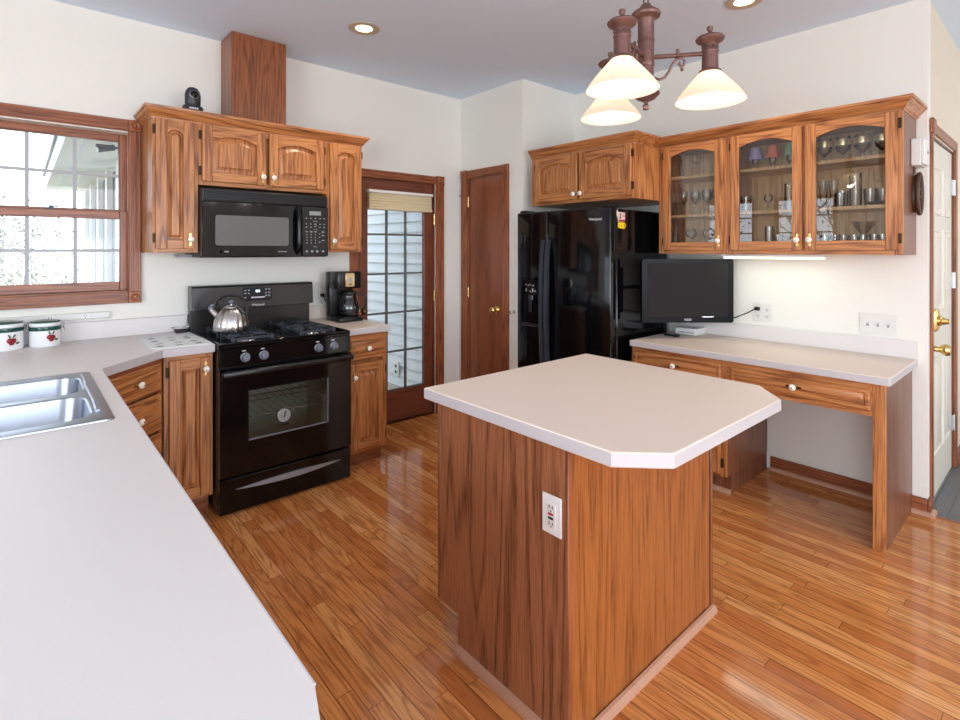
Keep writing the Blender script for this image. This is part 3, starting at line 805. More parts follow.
# ------------------------------------------------------------------ range
rg = thing('gas_range', (1.164, 3.33, 0), 'black freestanding gas range with oven between the base cabinets', 'range')
sx0, sx1 = .783, 1.545
mb = MB()
mb.box(sx0, 3.015, .02, sx0+.03, 3.655, .885, 'black_satin').box(sx1-.03, 3.015, .02, sx1, 3.655, .885, 'black_satin')
mb.box(sx0+.03, 3.60, .02, sx1-.03, 3.655, .885, 'black_satin').box(sx0+.03, 3.015, .02, sx1-.03, 3.60, .22, 'black_satin')
mb.box(sx0+.0305, 3.55, .2205, sx1-.0305, 3.5995, .7395, 'oven_enamel').box(sx0+.0305, 3.03, .2205, sx0+.04, 3.55, .7395, 'oven_enamel').box(sx1-.04, 3.03, .2205, sx1-.0305, 3.55, .7395, 'oven_enamel').box(sx0+.04, 3.03, .2205, sx1-.04, 3.55, .228, 'oven_enamel')
mb.box(sx0+.03, 3.015, .74, sx1-.03, 3.60, .885, 'black_satin')
mb.build('body', rg)
mb = MB(); mb.box(sx0, 2.985, .886, sx1, 3.60, .902, 'black_gloss', .004)
mb.box(sx0, 2.985, .902, sx1, 3.01, .916, 'black_gloss', .004).box(sx0, 3.01, .902, sx0+.022, 3.60, .916, 'black_gloss', .004).box(sx1-.022, 3.01, .902, sx1, 3.60, .916, 'black_gloss', .004)
mb.build('cooktop', rg)
mb = MB(); mb.prism([(2.985, .79), (3.03, .79), (3.03, .884), (2.99, .884)], 'x', sx0, sx1, 'black_gloss', .003); pn = mb.build('control_panel', rg)
for i, x in enumerate((.919, 1.018, 1.338, 1.436)):
    mb = MB(); mb.lathe([(.026, 0), (.026, -.004), (.021, -.006), (.020, -.024), (.017, -.027), (0, -.027)], (x, 2.987, .832), 'grey_knob', 20, 'y')
    mb.box(x-.004, 2.955, .815, x+.004, 2.962, .851, 'grey_knob', .001)
    mb.build('knob', rg)
    MB().box(x-.016, 2.9865, .866, x+.004, 2.990, .870, 'lettering_white').build('mark', rg)
# oven door with a real glazed opening
wx0, wx1, wz0, wz1 = .931, 1.394, .378, .652
mb = MB(); holes_wall(mb, 'y', 2.972, 3.012, sx0+.003, sx1-.003, .205, .782, [(wx0, wx1, wz0, wz1)], 'black_gloss'); od = mb.build('oven_door', rg)
mb = MB(); f = .008
mb.box(wx0, 2.9715, wz0, wx1, 2.978, wz0+f, 'grey_knob').box(wx0, 2.9715, wz1-.003, wx1, 2.978, wz1, 'black_plastic').box(wx0, 2.9715, wz0, wx0+.003, 2.978, wz1, 'black_plastic').box(wx1-f, 2.9715, wz0, wx1, 2.978, wz1, 'grey_knob')
mb.build('window_trim', od)
MB().box(wx0, 2.980, wz0, wx1, 2.985, wz1, 'oven_glass').build('window', od)
mb = MB(); mb.box(sx0+.004, 2.925, .742, sx1-.004, 2.950, .775, 'black_satin', .010, 3).box(sx0+.02, 2.945, .748, sx0+.07, 2.973, .770, 'black_satin').box(sx1-.07, 2.945, .748, sx1-.02, 2.973, .770, 'black_satin')
mb.build('handle', od)
for z in (.47, .56, .63):
    mb = MB()
    for yy in (3.09, 3.53): mb.cyl((sx0+.042, yy, z), (sx1-.042, yy, z), .004, 'silver', 6)
    for i in range(14): xx = sx0+.05+i*.05; mb.cyl((xx, 3.09, z), (xx, 3.53, z), .0025, 'silver', 5)
    mb.build('oven_rack', rg)
mb = MB(); mb.box(sx0+.003, 2.976, .008, sx1-.003, 3.014, .192, 'black_gloss', .005); dw = mb.build('storage_drawer', rg)
pts = []
n = 16
for i in range(n+1): u = i/n; pts.append((.868+.605*u, .132+.012*math.sin(PI*u)))
for i in range(n+1): u = 1-i/n; pts.append((.868+.605*u, .132-.020*math.sin(PI*u)))
pts = pts[:n+1]+pts[n+2:-1]
MB().prism(pts, 'y', 2.966, 2.980, 'handle_silver', .003).build('handle', dw)
for x in (sx0+.04, sx1-.04):
    for y in (3.05, 3.6): MB().cyl((x, y, 0), (x, y, .03), .018, 'black_plastic', 12).build('foot', rg)
# backguard
mb = MB(); mb.box(sx0, 3.60, .886, sx1, 3.655, 1.04, 'console_black', .004); mb.build('back_panel', rg)
mb = MB(); mb.prism([(3.545, 1.045), (3.655, 1.03), (3.655, 1.192), (3.565, 1.192), (3.553, 1.180)], 'x', sx0-.001, sx1+.004, 'console_black', .003); cs = mb.build('console', rg)
mb = MB(); mb.box(1.078, 3.541, 1.088, 1.258, 3.556, 1.172, 'lcd_dark', .001); dp = mb.build('display', cs)
mb = MB()
for i, (x, z) in enumerate(((1.09, 1.155), (1.112, 1.155), (1.09, 1.135), (1.112, 1.135), (1.09, 1.108))): mb.box(x-.006, 3.540, z-.004, x+.006, 3.542, z+.004, 'button_grey')
for x in (1.222, 1.242):
    for z in (1.158, 1.135, 1.115): mb.box(x-.006, 3.540, z-.005, x+.006, 3.542, z+.005, 'button_grey')
for i in range(7): mb.box(1.128+i*.0125, 3.540, 1.102, 1.137+i*.0125, 3.542, 1.112, 'lettering_white')
mb.build('buttons', dp)
mb = MB().box(1.155, 3.540, 1.140, 1.175, 3.542, 1.156, 'digit_glow').box(1.178, 3.540, 1.140, 1.182, 3.542, 1.156, 'digit_glow'); mb.build('clock', dp)
text('lettering', 'Whirlpool', .019, face_mat((1.172, 3.5445, 1.058), '-y'), 'lettering_white', cs)
# burners and grates
for bx in (.975, 1.355):
    for by in (3.14, 3.43):
        mb = MB(); mb.lathe([(.055, 0), (.05, .006), (.040, .012), (0, .0121)], (bx, by, .902), 'silver', 20); mb.lathe([(.034, 0), (.034, .010), (.028, .014), (0, .014)], (bx, by, .914), 'black_satin', 20); mb.build('burner', rg)
        mb = MB(); r = .104; zt = .940
        for sx in (-1, 1):
            for sy in (-1, 1):
                mb.box(bx+sx*r-.009, by+sy*r-.009, .902, bx+sx*r+.009, by+sy*r+.009, zt, 'cast_iron', .003)
        for s in (-1, 1):
            mb.box(bx-r, by+s*r-.006, .920, bx+r, by+s*r+.006, .933, 'cast_iron', .003); mb.box(bx+s*r-.006, by-r, .920, bx+s*r+.006, by+r, .933, 'cast_iron', .003)
            mb.box(bx+s*.035, by-.006, .924, bx+s*r, by+.006, zt, 'cast_iron', .003); mb.box(bx-.006, by+s*.035, .924, bx+.006, by+s*r, zt, 'cast_iron', .003)
        mb.build('grate', rg)
# oven thermometer behind the glass
th = thing('oven_thermometer', (1.155, 3.055, .39), 'round dial thermometer standing inside the oven behind its window', 'thermometer')
MB().lathe([(.040, .006), (.043, 0), (.043, -.010), (.039, -.012), (.037, -.006)], (1.155, 3.055, .452), 'silver', 24, 'y').build('case', th)
MB().lathe([(.0375, 0), (0, 0)], (1.155, 3.047, .452), 'enamel_white', 24, 'y').build('dial', th)
MB().prism([(1.150, .440), (1.158, .440), (1.166, .476), (1.160, .478)], 'y', 3.0445, 3.0462, 'slot_dark').build('pointer', th)
MB().box(1.125, 3.045, .392, 1.185, 3.07, .402, 'silver', .002).box(1.149, 3.052, .402, 1.161, 3.060, .412, 'silver').build('stand', th)

# ------------------------------------------------------------------ kettle
KX, KY, KZ = .930, 3.275, .9405
kt = thing('kettle', (KX, KY, KZ), 'stainless steel kettle with ribbed dome and arched handle on the range', 'kettle')
mb = MB(); prof = [(.076, 0), (.089, .004), (.093, .014), (.092, .040), (.086, .072), (.072, .104), (.052, .128), (.040, .137), (.036, .138)]
mb.lathe(prof, (KX, KY, KZ), 'steel_kettle', 64, wob=lambda a: 1+.06*abs(math.cos(8*a))); mb.build('body', kt)
mb = MB(); mb.lathe([(.040, .136), (.038, .143), (.024, .150), (.010, .152), (.010, .156)], (KX, KY, KZ), 'steel_kettle', 24); ld = mb.build('lid', kt)
mb = MB(); mb.lathe([(.006, .155), (.007, .166), (.015, .168), (.017, .174), (.012, .180), (0, .181)], (KX, KY, KZ), 'grey_knob', 16); mb.build('knob', ld)
ax = Vector((-.80, .60, 0)).normalized()   # spout direction
def kp(a, z): return (KX+ax.x*a, KY+ax.y*a, KZ+z)
mb = MB(); mb.tube([kp(.06, .085), kp(.085, .098), kp(.102, .114), kp(.112, .128)], .022, 'steel_kettle', 14, r1=.013); mb.build('spout', kt)
mb = MB(); mb.tube([kp(.098+.07*0, .10), kp(.092, .145), kp(.082, .180), kp(.054, .203), kp(.015, .212), kp(-.03, .209), kp(-.064, .192), kp(-.084, .160), kp(-.089, .120), kp(-.082, .080)][1:], .0085, 'black_plastic', 10, flat=1.3)
mb.build('handle', kt)
mb = MB(); mb.tube([kp(.092, .146), kp(.104, .154), kp(.115, .148), kp(.118, .136)], .009, 'grey_knob', 10); mb.ball(kp(.117, .134), .015, 'grey_knob', 12, 8); mb.build('spout_cap', kt)

# ------------------------------------------------------------------ small base cabinet and counter right of the range
k = thing('base_cabinet', (1.552, 3.06, 0), 'small oak base cabinet with one drawer between range and porch door', 'cabinet', 'base cabinets along the back wall')
carcass(k, 0, .298, .60, 0, .873, .105)
drawer_front(k, .024, .276, .705, .850); cab_door(k, .024, .276, .125, .685, 0, .05, knob=(.048, .60), hinge='r')
def counter_edge(mb, pts, z0, z1, m, me):
    pass
ct = thing('countertop', (1.69, 3.35, .874), 'short beige laminate countertop between the range and the porch door', 'countertop')
MB().prism([(1.548, 3.025), (1.862, 3.025), (1.868, 3.031), (1.868, YA-.002), (1.548, YA-.002)], 'z', .874, .914, 'laminate_beige', .003, side='laminate_edge').build('slab', ct)
MB().box(1.548, YA-.022, .9142, 1.868, YA-.002, 1.012, 'laminate_beige', .003).build('backsplash', ct)

# coffee maker
cm = thing('coffee_maker', (1.752, 3.400, .914), 'black drip coffee maker at the end of the short counter', 'coffee maker')
mb = MB(); ox, oy, oz = 1.622, 3.38, .914
rz_ = -.12
mb.box(1.640, 3.325, .915, 1.822, 3.55, .945, 'black_satin', .010, 2).build('base', cm)
MB().box(1.640, 3.48, .945, 1.822, 3.55, 1.262, 'black_satin', .008, 2).build('tower', cm)
MB().box(1.640, 3.355, 1.145, 1.822, 3.478, 1.264, 'black_satin', .010, 2).build('brew_head', cm)
MB().box(1.698, 3.350, 1.160, 1.765, 3.3555, 1.255, 'gold_leaf', .004).lathe([(.017, 0), (.017, -.006), (0, -.006)], (1.7315, 3.351, 1.205), 'silver', 16, 'y').box(1.720, 3.346, 1.172, 1.743, 3.351, 1.178, 'slot_dark').build('front_plate', cm)
MB().lathe([(.066, 0), (.066, .004), (0, .004)], (1.752, 3.400, .9452), 'black_plastic', 28).build('warming_plate', cm)
cf = thing('coffee_carafe', (1.752, 3.400, .9495), 'glass coffee carafe with black handle on the coffee maker plate', 'carafe')
MB().lathe([(.058, .001), (.066, .010), (.072, .040), (.070, .075), (.058, .115), (.048, .140), (.050, .150)], (1.752, 3.400, .9495), 'carafe_glass', 32).build('glass_bowl', cf)
MB().lathe([(.0, .003), (.056, .003), (.064, .012), (.069, .038), (.0, .038)], (1.752, 3.400, .9495), 'coffee_black', 32).build('coffee', cf)
MB().lathe([(.051, .148), (.053, .160), (.045, .172), (.02, .178), (0, .178)], (1.752, 3.400, .9495), 'black_plastic', 28).build('lid', cf)
MB().lathe([(.0722, .046), (.0735, .050), (.0722, .054)], (1.752, 3.400, .9495), 'black_plastic', 28, caps=(False, False)).build('band', cf)
hx = Vector((.86, -.51, 0))
def hp(a, z): return (1.752+hx.x*a, 3.400+hx.y*a, .9495+z)
MB().tube([hp(.052, .155), hp(.085, .158), (hp(.108, .14)), hp(.114, .10), hp(.104, .06), hp(.076, .045)], .009, 'black_plastic', 10).build('handle', cf)

# outlets and switches on walls
def outlet_slots(mb, x, z, y, facing, m='slot_dark', s=1.0):
    for dx in (-.006, .006):
        if facing == '-y': mb.box(x+dx-.0013, y-.0016, z-.004, x+dx+.0013, y, z+.005, m)
        else: mb.box(y-.0016, x+dx-.0013, z-.004, y, x+dx+.0013, z+.005, m)
    if facing == '-y': mb.box(x-.0025, y-.0016, z-.012, x+.0025, y, z-.008, m)
    else: mb.box(y-.0016, x-.0025, z-.012, y, x+.0025, z-.008, m)
ol = thing('wall_outlet', (1.663, YA, 1.06), 'white wall outlet beside the coffee maker with a black plug', 'outlet')
MB().box(1.628, YA-.006, 1.003, 1.698, YA-.001, 1.117, 'ivory_plastic', .003).build('cover_plate', ol)
mb = MB(); outlet_slots(mb, 1.663, 1.085, YA-.006, '-y'); outlet_slots(mb, 1.663, 1.040, YA-.006, '-y'); mb.build('slots', ol)
cdv = thing('power_cord', (1.663, YA, 1.085), 'thin black power cord running from wall outlet to the coffee maker', 'cord')
MB().box(1.652, YA-.030, 1.073, 1.676, YA-.0075, 1.097, 'black_plastic', .004).build('plug', cdv)
MB().tube([(1.664, YA-.030, 1.085), (1.666, YA-.05, 1.06), (1.675, YA-.075, 1.02), (1.70, YA-.095, .985), (1.72, YA-.108, .975), (1.73, YA-.115, .975)], .0032, 'black_plastic', 6).build('cable', cdv)

# ------------------------------------------------------------------ left run of base cabinets
k = thing('base_cabinet', (.545, 3.06, 0), 'narrow oak base cabinet with one raised panel door left of the range', 'cabinet', 'base cabinets along the back wall')
carcass(k, 0, .230, .60, 0, .873, .105)
cab_door(k, .022, .214, .125, .850, 0, .05, knob=(.190, .79), hinge='l')
# diagonal corner cabinet: front along the 45 degree edge
P0 = Vector((.262, 2.775)); P1 = Vector((.537, 3.055))
ang = math.atan2(P1.y-P0.y, P1.x-P0.x); ln = (P1-P0).length
k = thing('corner_cabinet', (P0.x, P0.y, 0), 'diagonal oak corner base cabinet with drawers beneath the counter bend', 'cabinet', rz=ang)
mb = MB(); mb.prism([(0, .02), (ln, .02), (ln-.30, .45), (.30, .45)], 'z', .105, .873, 'oak_z').build('carcass', k, False)
MB().box(0, 0, .105, .03, .019, .873, 'trim_oak_z').box(ln-.03, 0, .105, ln, .019, .873, 'trim_oak_z').box(.03, 0, .84, ln-.03, .019, .873, 'trim_oak_x').box(.03, 0, .105, ln-.03, .019, .13, 'trim_oak_x').build('face_frame', k, False)
MB().prism([(.01, .075), (ln-.01, .075), (ln-.24, .44), (.24, .44)], 'z', 0, .105, 'trim_oak_x').build('toe_kick', k, False)
drawer_front(k, .025, ln-.025, .715, .850); drawer_front(k, .025, ln-.025, .52, .700); drawer_front(k, .025, ln-.025, .325, .505); drawer_front(k, .025, ln-.025, .13, .31)
# peninsula cabinet
k = thing('peninsula_cabinet', (.235, .57, 0), 'long oak base cabinet of the peninsula under the sink counter', 'cabinet', rz=PI/2)
lenp = 2.15
mb = MB(); mb.box(.0, .019, .105, lenp, .06, .873, 'oak_z').box(0, .50, .105, lenp, .55, .873, 'oak_z').box(0, .06, .105, .02, .50, .873, 'oak_z').box(lenp-.02, .06, .105, lenp, .50, .873, 'oak_z').box(.02, .06, .105, lenp-.02, .50, .13, 'oak_z')
mb.box(1.0, .06, .13, 1.02, .50, .86, 'oak_z'); mb.build('carcass', k, False)
MB().box(0, .075, 0, lenp, .53, .105, 'trim_oak_x').build('toe_kick', k, False)
for i in range(4):
    x0 = .05+i*.525; cab_door(k, x0, x0+.50, .125, .69, 0, .055, y=.019, knob=(x0+.46, .64)); drawer_front(k, x0, x0+.50, .705, .855, y=.019)

# L-shaped countertop with sink cut-out
ct = thing('countertop', (.0, 2.0, .874), 'large grey-white laminate countertop wrapping from the range to the peninsula end', 'countertop')
SX0, SX1, SY0, SY1 = -.345, .211, 1.885, 2.682
def slab(poly_outer, hole, z0, z1, m, edge):
    mb = MB()
    import mathutils
    bm = mb.bm
    i = mb.mi(m); j = mb.mi(edge)
    for z, flip in ((z1, False), (z0, True)):
        vo = [bm.verts.new((p[0], p[1], z)) for p in poly_outer]; vh = [bm.verts.new((p[0], p[1], z)) for p in hole]
        eo = [bm.edges.new((vo[a], vo[(a+1) % len(vo)])) for a in range(len(vo))]; eh = [bm.edges.new((vh[a], vh[(a+1) % len(vh)])) for a in range(len(vh))]
        r = bmesh.ops.triangle_fill(bm, use_beauty=True, use_dissolve=True, edges=eo+eh)
        for g in r['geom']:
            if isinstance(g, bmesh.types.BMFace): g.material_index = i
        if z == z1: to, thh = vo, vh
        else: bo, bh = vo, vh
    for t, bt_ in ((to, bo), (thh, bh)):
        n = len(t)
        for a in range(n):
            q = bm.faces.new((t[a], t[(a+1) % n], bt_[(a+1) % n], bt_[a])); q.material_index = j
    return mb
outer = [(.778, 3.03), (.537, 3.03), (.257, 2.725), (.257, .585), (.20, .40), (-.80, .40), (-.80, YA-.002), (.778, YA-.002)]
slab(outer, [(SX0+.012, SY0+.012), (SX1-.012, SY0+.012), (SX1-.012, SY1-.012), (SX0+.012, SY1-.012)], .874, .914, 'laminate', 'laminate_edge').build('slab', ct)
# thin lighter front edge line
mb = MB(); 
mb.tube([(.257, 2.725, .9125), (.257, .585, .9125)], .0022, 'laminate_edge', 6).build('edge_bead', ct)
MB().box(-.80, YA-.022, .9142, .778, YA-.002, 1.015, 'laminate', .003).build('backsplash', ct)
MB().box(-.78, .45, 0, -.72, 3.2, .873, 'oak_y').build('support_panel', ct)

# ------------------------------------------------------------------ double bowl sink
sk = thing('kitchen_sink', (-.07, 2.29, .9142), 'stainless steel double bowl drop-in sink set into the counter', 'sink')
mb = MB(); zt = .9195
def rr2(x0, x1, y0, y1, r, z, n=6):
    return [(p[0], p[1], z) for p in rrect(x0, x1, y0, y1, r, n)]
bowls = [(-.24, .158, 1.945, 2.245), (-.24, .165, 2.305, 2.600)]
bm = mb.bm; mi_ = mb.mi('steel')
vo = [bm.verts.new(p) for p in rr2(SX0+.004, SX1-.004, SY0+.004, SY1-.004, .02, zt)]
es = [bm.edges.new((vo[a], vo[(a+1) % len(vo)])) for a in range(len(vo))]
for bwl in bowls:
    vh = [bm.verts.new(p) for p in rr2(bwl[0]-.008, bwl[1]+.008, bwl[2]-.008, bwl[3]+.008, .07, zt)]
    es += [bm.edges.new((vh[a], vh[(a+1) % len(vh)])) for a in range(len(vh))]
bmesh.ops.triangle_fill(bm, use_beauty=True, use_dissolve=False, edges=es)
mb.loft([rr2(SX0-.001, SX1+.001, SY0-.001, SY1+.001, .022, .9145), rr2(SX0, SX1, SY0, SY1, .021, zt-.001), rr2(SX0+.004, SX1-.004, SY0+.004, SY1-.004, .02, zt)], 'steel')
mb.build('rim', sk)
for bwl in bowls:
    x0, x1, y0, y1 = bwl; mb = MB()
    mb.loft([rr2(x0-.008, x1+.008, y0-.008, y1+.008, .07, zt), rr2(x0-.002, x1+.002, y0-.002, y1+.002, .066, zt-.003), rr2(x0, x1, y0, y1, .064, zt-.012), rr2(x0+.012, x1-.012, y0+.012, y1-.012, .06, zt-.15), rr2(x0+.03, x1-.03, y0+.03, y1-.03, .05, zt-.172), rr2(x0+.06, x1-.06, y0+.06, y1-.06, .04, zt-.178)], 'steel', False, True)
    bo = mb.build('bowl', sk)
    MB().lathe([(.045, .0005), (.040, .003), (.030, .001), (0, .001)], ((x0+x1)/2, (y0+y1)/2, zt-.178), 'silver', 24).build('drain', bo)
mb = MB(); mb.tube([(.182, 2.62, zt+.001), (.186, 2.55, zt+.002), (.180, 2.40, zt+.002), (.182, 2.15, zt+.002), (.178, 2.0, zt+.002)], .007, 'steel', 10, flat=.35); mb.build('ridge', sk)

# canisters
def canister(x, y, r, h, label):
    t = thing('canister', (x, y, .914), label, 'canister', 'white enamel canisters on the counter')
    mb = MB(); mb.lathe([(r-.004, 0), (r, .004), (r, h), (r-.002, h+.001)], (x, y, .9145), 'enamel_white', 40); bd = mb.build('body', t)
    MB().lathe([(r+.0006, h-.020), (r+.0012, h-.016), (r+.0012, h-.003), (r+.0006, h)], (x, y, .9145), 'enamel_green', 40, caps=(False, False)).build('rim_band', t)
    mb = MB(); mb.lathe([(r-.002, h+.002), (r+.003, h+.004), (r+.003, h+.016), (r-.001, h+.020)], (x, y, .9145), 'enamel_white', 40)
    mb.lathe([(r-.001, h+.020), (r, h+.022), (r-.004, h+.027), (r*.6, h+.031), (0, h+.032)], (x, y, .9145), 'enamel_green', 40); mb.build('lid', t)
    fx = Vector((-x, -y, 0)).normalized()  # direction the fruit faces
    base = math.atan2(-y, -x)
    def on(a, z, e=.0012): return (x+(r+e)*math.cos(base+a), y+(r+e)*math.sin(base+a), .9145+z)
    mb = MB()
    for a0, z0, ra in ((.30, .050, .015), (.48, .049, .015), (.39, .038, .013)):
        mb.ball(on(a0, z0, -.006), ra, 'apple_red', 12, 8, (1, 1, 1))
    mb.build('painted_fruit', bd)
    mb = MB()
    for a0, z0, da, dz in ((.30, .066, -.10, .014), (.46, .066, .12, .012), (.62, .034, .14, .002), (.70, .032, .12, .006)):
        p0, p1 = on(a0, z0), on(a0+da, z0+dz); mb.tube([p0, tuple((Vector(p0)+Vector(p1))/2+Vector((0, 0, .002))), p1], .0035, 'leaf_green', 6)
    mb.build('painted_leaf', bd)
    mb = MB()
    a = base+1.35; ex = (math.cos(a), math.sin(a))
    def E(d, z): return (x+ex[0]*(r+d), y+ex[1]*(r+d), .9145+z)
    mb.tube([E(.002, h+.014), E(.012, h+.016), E(.013, h+.002), E(.010, h-.012), E(.003, h-.014)], .002, 'silver', 6)
    mb.tube([E(.011, h-.004), E(.015, h-.022), E(.013, h-.030)], .003, 'silver', 6); mb.build('clasp', t)
    mb = MB(); a2 = base-1.5; ex = (math.cos(a2), math.sin(a2)); mb.tube([E(.001, h+.014), E(.010, h+.012), E(.010, h-.010), E(.001, h-.012)], .0025, 'silver', 6); mb.build('lid_hinge', t)
    return t
canister(.096, 3.576, .066, .104, 'short white enamel canister with red fruit, nearer the range')
canister(-.064, 3.566, .075, .113, 'larger white enamel canister at the left edge beneath the window')
# raceway with outlets
os_ = thing('outlet_strip', (.0, YA-.02, 1.03), 'long white surface outlet strip on the wall above the backsplash', 'outlet strip')
MB().box(-.7, YA-.020, 1.030, .384, YA-.001, 1.066, 'ivory_plastic', .003).build('raceway', os_)
for x in (-.08, .165, .40-.16-.0): pass
for x in (-.19, .118, .270):
    mb = MB(); mb.box(x-.018, YA-.0215, 1.034, x+.018, YA-.019, 1.062, 'white_plastic', .002); so_ = mb.build('socket', os_)
    mb = MB(); outlet_slots(mb, x, 1.050, YA-.0216, '-y'); mb.build('slots', so_)
# printed sheet and spoon rest near the range
sh = thing('printed_board', (.64, 3.3, .914), 'white glass cutting board printed with small pictures beside the range', 'cutting board')
MB().prism([(.495, 3.075), (.515, 3.058), (.772, 3.058), (.776, 3.075), (.770, 3.535), (.50, 3.455)], 'z', .9145, .9185, 'paper', .001).build('board', sh)
rnd = random.Random(3)
for i in range(3):
    for j in range(4):
        x = .525+i*.083+rnd.uniform(-.008, .012); y = 3.10+j*.095+rnd.uniform(-.012, .012)
        m = 'ink_red' if (i*2+j*3) % 5 == 3 else 'ink_grey'
        w, h = rnd.uniform(.030, .055), rnd.uniform(.020, .050)
        mb = MB(); n = 9; mb.prism([(x+w/2+w*.5*math.cos(2*PI*q/n)*rnd.uniform(.7, 1.1), y+h/2+h*.5*math.sin(2*PI*q/n)*rnd.uniform(.7, 1.1)) for q in range(n)], 'z', .9184, .9189, m); mb.build('printed_picture', sh)
sr = thing('spoon_rest', (.735, 3.60, .914), 'small white spoon rest on a black stand beside the back of the range', 'spoon rest')
MB().box(.70, 3.575, .9145, .768, 3.625, .934, 'black_plastic', .005).build('stand', sr)
MB().lathe([(.0, .002), (.030, .003), (.048, .010), (.052, .014), (.046, .012), (.028, .006), (0, .005)], (.733, 3.598, .934), 'enamel_white', 28, scale=(1, .75)).build('dish', sr)
mb = MB(); mb.box(.68, 3.592, .945, .70, 3.604, .950, 'slot_dark', .002).tube([(.735, 3.59, .943), (.765, 3.585, .957), (.775, 3.582, .962)], .004, 'silver', 6); mb.build('spoon', sr)

# ------------------------------------------------------------------ island
isl = thing('island_cabinet', (1.58, 1.22, 0), 'oak kitchen island cabinet with brown left panel and orange front panel', 'island')
IX0, IX1, IY0, IY1 = 1.163, 2.045, .947, 1.545
MB().box(IX0+.006, IY0+.006, .13, IX1-.006, IY1, .873, 'oak_z').box(IX0+.006, IY0+.006, .002, IX1-.006, IY1-.104, .13, 'oak_z').build('carcass', isl)
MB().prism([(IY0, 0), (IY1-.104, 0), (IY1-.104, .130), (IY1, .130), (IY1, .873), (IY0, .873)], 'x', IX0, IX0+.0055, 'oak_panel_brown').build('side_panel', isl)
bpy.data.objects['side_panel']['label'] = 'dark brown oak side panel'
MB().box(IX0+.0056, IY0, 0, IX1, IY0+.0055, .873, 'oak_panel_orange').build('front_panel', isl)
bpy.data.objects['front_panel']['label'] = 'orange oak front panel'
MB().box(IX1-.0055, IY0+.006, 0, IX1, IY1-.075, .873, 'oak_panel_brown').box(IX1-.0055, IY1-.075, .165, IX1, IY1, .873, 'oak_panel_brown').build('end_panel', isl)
MB().box(IX0-.004, IY0-.004, .012, IX0+.018, IY0, .873, 'trim_oak_z', .002).build('corner_trim', isl)
MB().box(IX1-.016, IY0-.005, .012, IX1+.004, IY0, .873, 'oak_end_brown', .002).build('corner_trim', isl)
MB().box(IX0-.001, IY1+.0005, .130, IX0+.03, IY1+.016, .872, 'oak_panel_brown', .002).build('face_frame', isl)
mb = MB(); q = [(0, 0), (.020, 0), (.018, .012), (.010, .022), (0, .024)]
mb.prism([(IX0-a-.0005, z) for a, z in q], 'y', IY0-.018, IY1-.104, 'shoe_oak'); mb.prism([(IY0-.0045-a, z) for a, z in q], 'x', IX0-.018, IX1+.004, 'shoe_oak'); mb.build('shoe_molding', isl)
for i in range(2):
    x0 = IX0+.035+i*.43; 
    mb = MB(); mb.box(x0, IY1+.001, .19, x0+.42, IY1+.02, .69, 'oak_z', .003).box(x0+.06, IY1+.02, .25, x0+.36, IY1+.024, .63, 'oak_z', .003); mb.build('door', isl)
    mb = MB(); mb.box(x0, IY1+.001, .705, x0+.42, IY1+.02, .855, 'oak_x', .003); mb.build('drawer', isl)
mb = MB(); cx = [(1.108, .765), (1.218, .655), (1.930, .655), (2.068, .775), (2.068, 1.572), (1.108, 1.572)]
mb.prism(cx, 'z', .874, .914, 'laminate_beige', .003, side='laminate_edge')
solo(mb, 'island_countertop', (1.58, 1.1, .874), 'cream laminate island countertop with clipped front corners', 'countertop')
g = thing('island_outlet', (IX0, 1.003, .592), 'white outlet with red and black test buttons on the island side', 'outlet')
GX = IX0-.0005
MB().box(GX-.006, 1.003-.036, .592, GX, 1.003+.036, .706, 'white_plastic', .002).build('cover_plate', g)
MB().box(GX-.0085, .986, .614, GX-.0055, 1.020, .682, 'ivory_plastic', .001).build('receptacle', g)
MB().box(GX-.0105, .994, .650, GX-.008, 1.012, .656, 'red_plastic').build('reset_button', g)
MB().box(GX-.0105, .994, .638, GX-.008, 1.012, .644, 'black_plastic').build('test_button', g)
mb = MB()
for z in (.674, .626):
    for dy in (-.006, .006): mb.box(GX-.0092, 1.003+dy-.0012, z-.005, GX-.008, 1.003+dy+.0012, z+.004, 'slot_dark')
for z in (.662, .6165): mb.lathe([(.0025, 0), (0, -.0006)], (GX-.0088, 1.003, z), 'slot_dark', 8, 'x')
mb.build('slots', g)

# ------------------------------------------------------------------ refrigerator
fr = thing('refrigerator', (3.22, 2.42, 0), 'black side by side refrigerator with ice dispenser in the alcove', 'refrigerator')
FX = 2.88; fy0, fy1 = 1.992, 2.846; ym = 2.535
MB().box(FX+.075, fy0+.004, .03, 3.60, fy1-.004, 1.690, 'black_gloss', .006).build('body', fr)
MB().box(FX+.03, fy0+.01, .03, FX+.074, fy1-.01, .10, 'black_plastic').build('kick_grille', fr)
bd_ = []
for nm, a, c in (('refrigerator_door', fy0, ym-.004), ('freezer_door', ym+.004, fy1)):
    mb = MB(); mb.box(FX, a, .105, FX+.068, c, 1.70, 'black_gloss', .012, 3); bd_.append(mb.build(nm, fr))
for (o, yy) in ((bd_[0], 2.512), (bd_[1], 2.558)):
    pts = []
    for i in range(13):
        u = i/12; z = .50+.99*u; pts.append((FX-.012-.030*math.sin(PI*u)**.6, yy, z))
    mb = MB(); rings = []
    for p in pts: rings.append([(p[0]-.012, p[1]-.017, p[2]), (p[0]-.012, p[1]+.017, p[2]), (p[0]+.012, p[1]+.013, p[2]), (p[0]+.012, p[1]-.013, p[2])])
    mb.loft(rings, 'handle_grey', True, True); mb.build('handle', o)
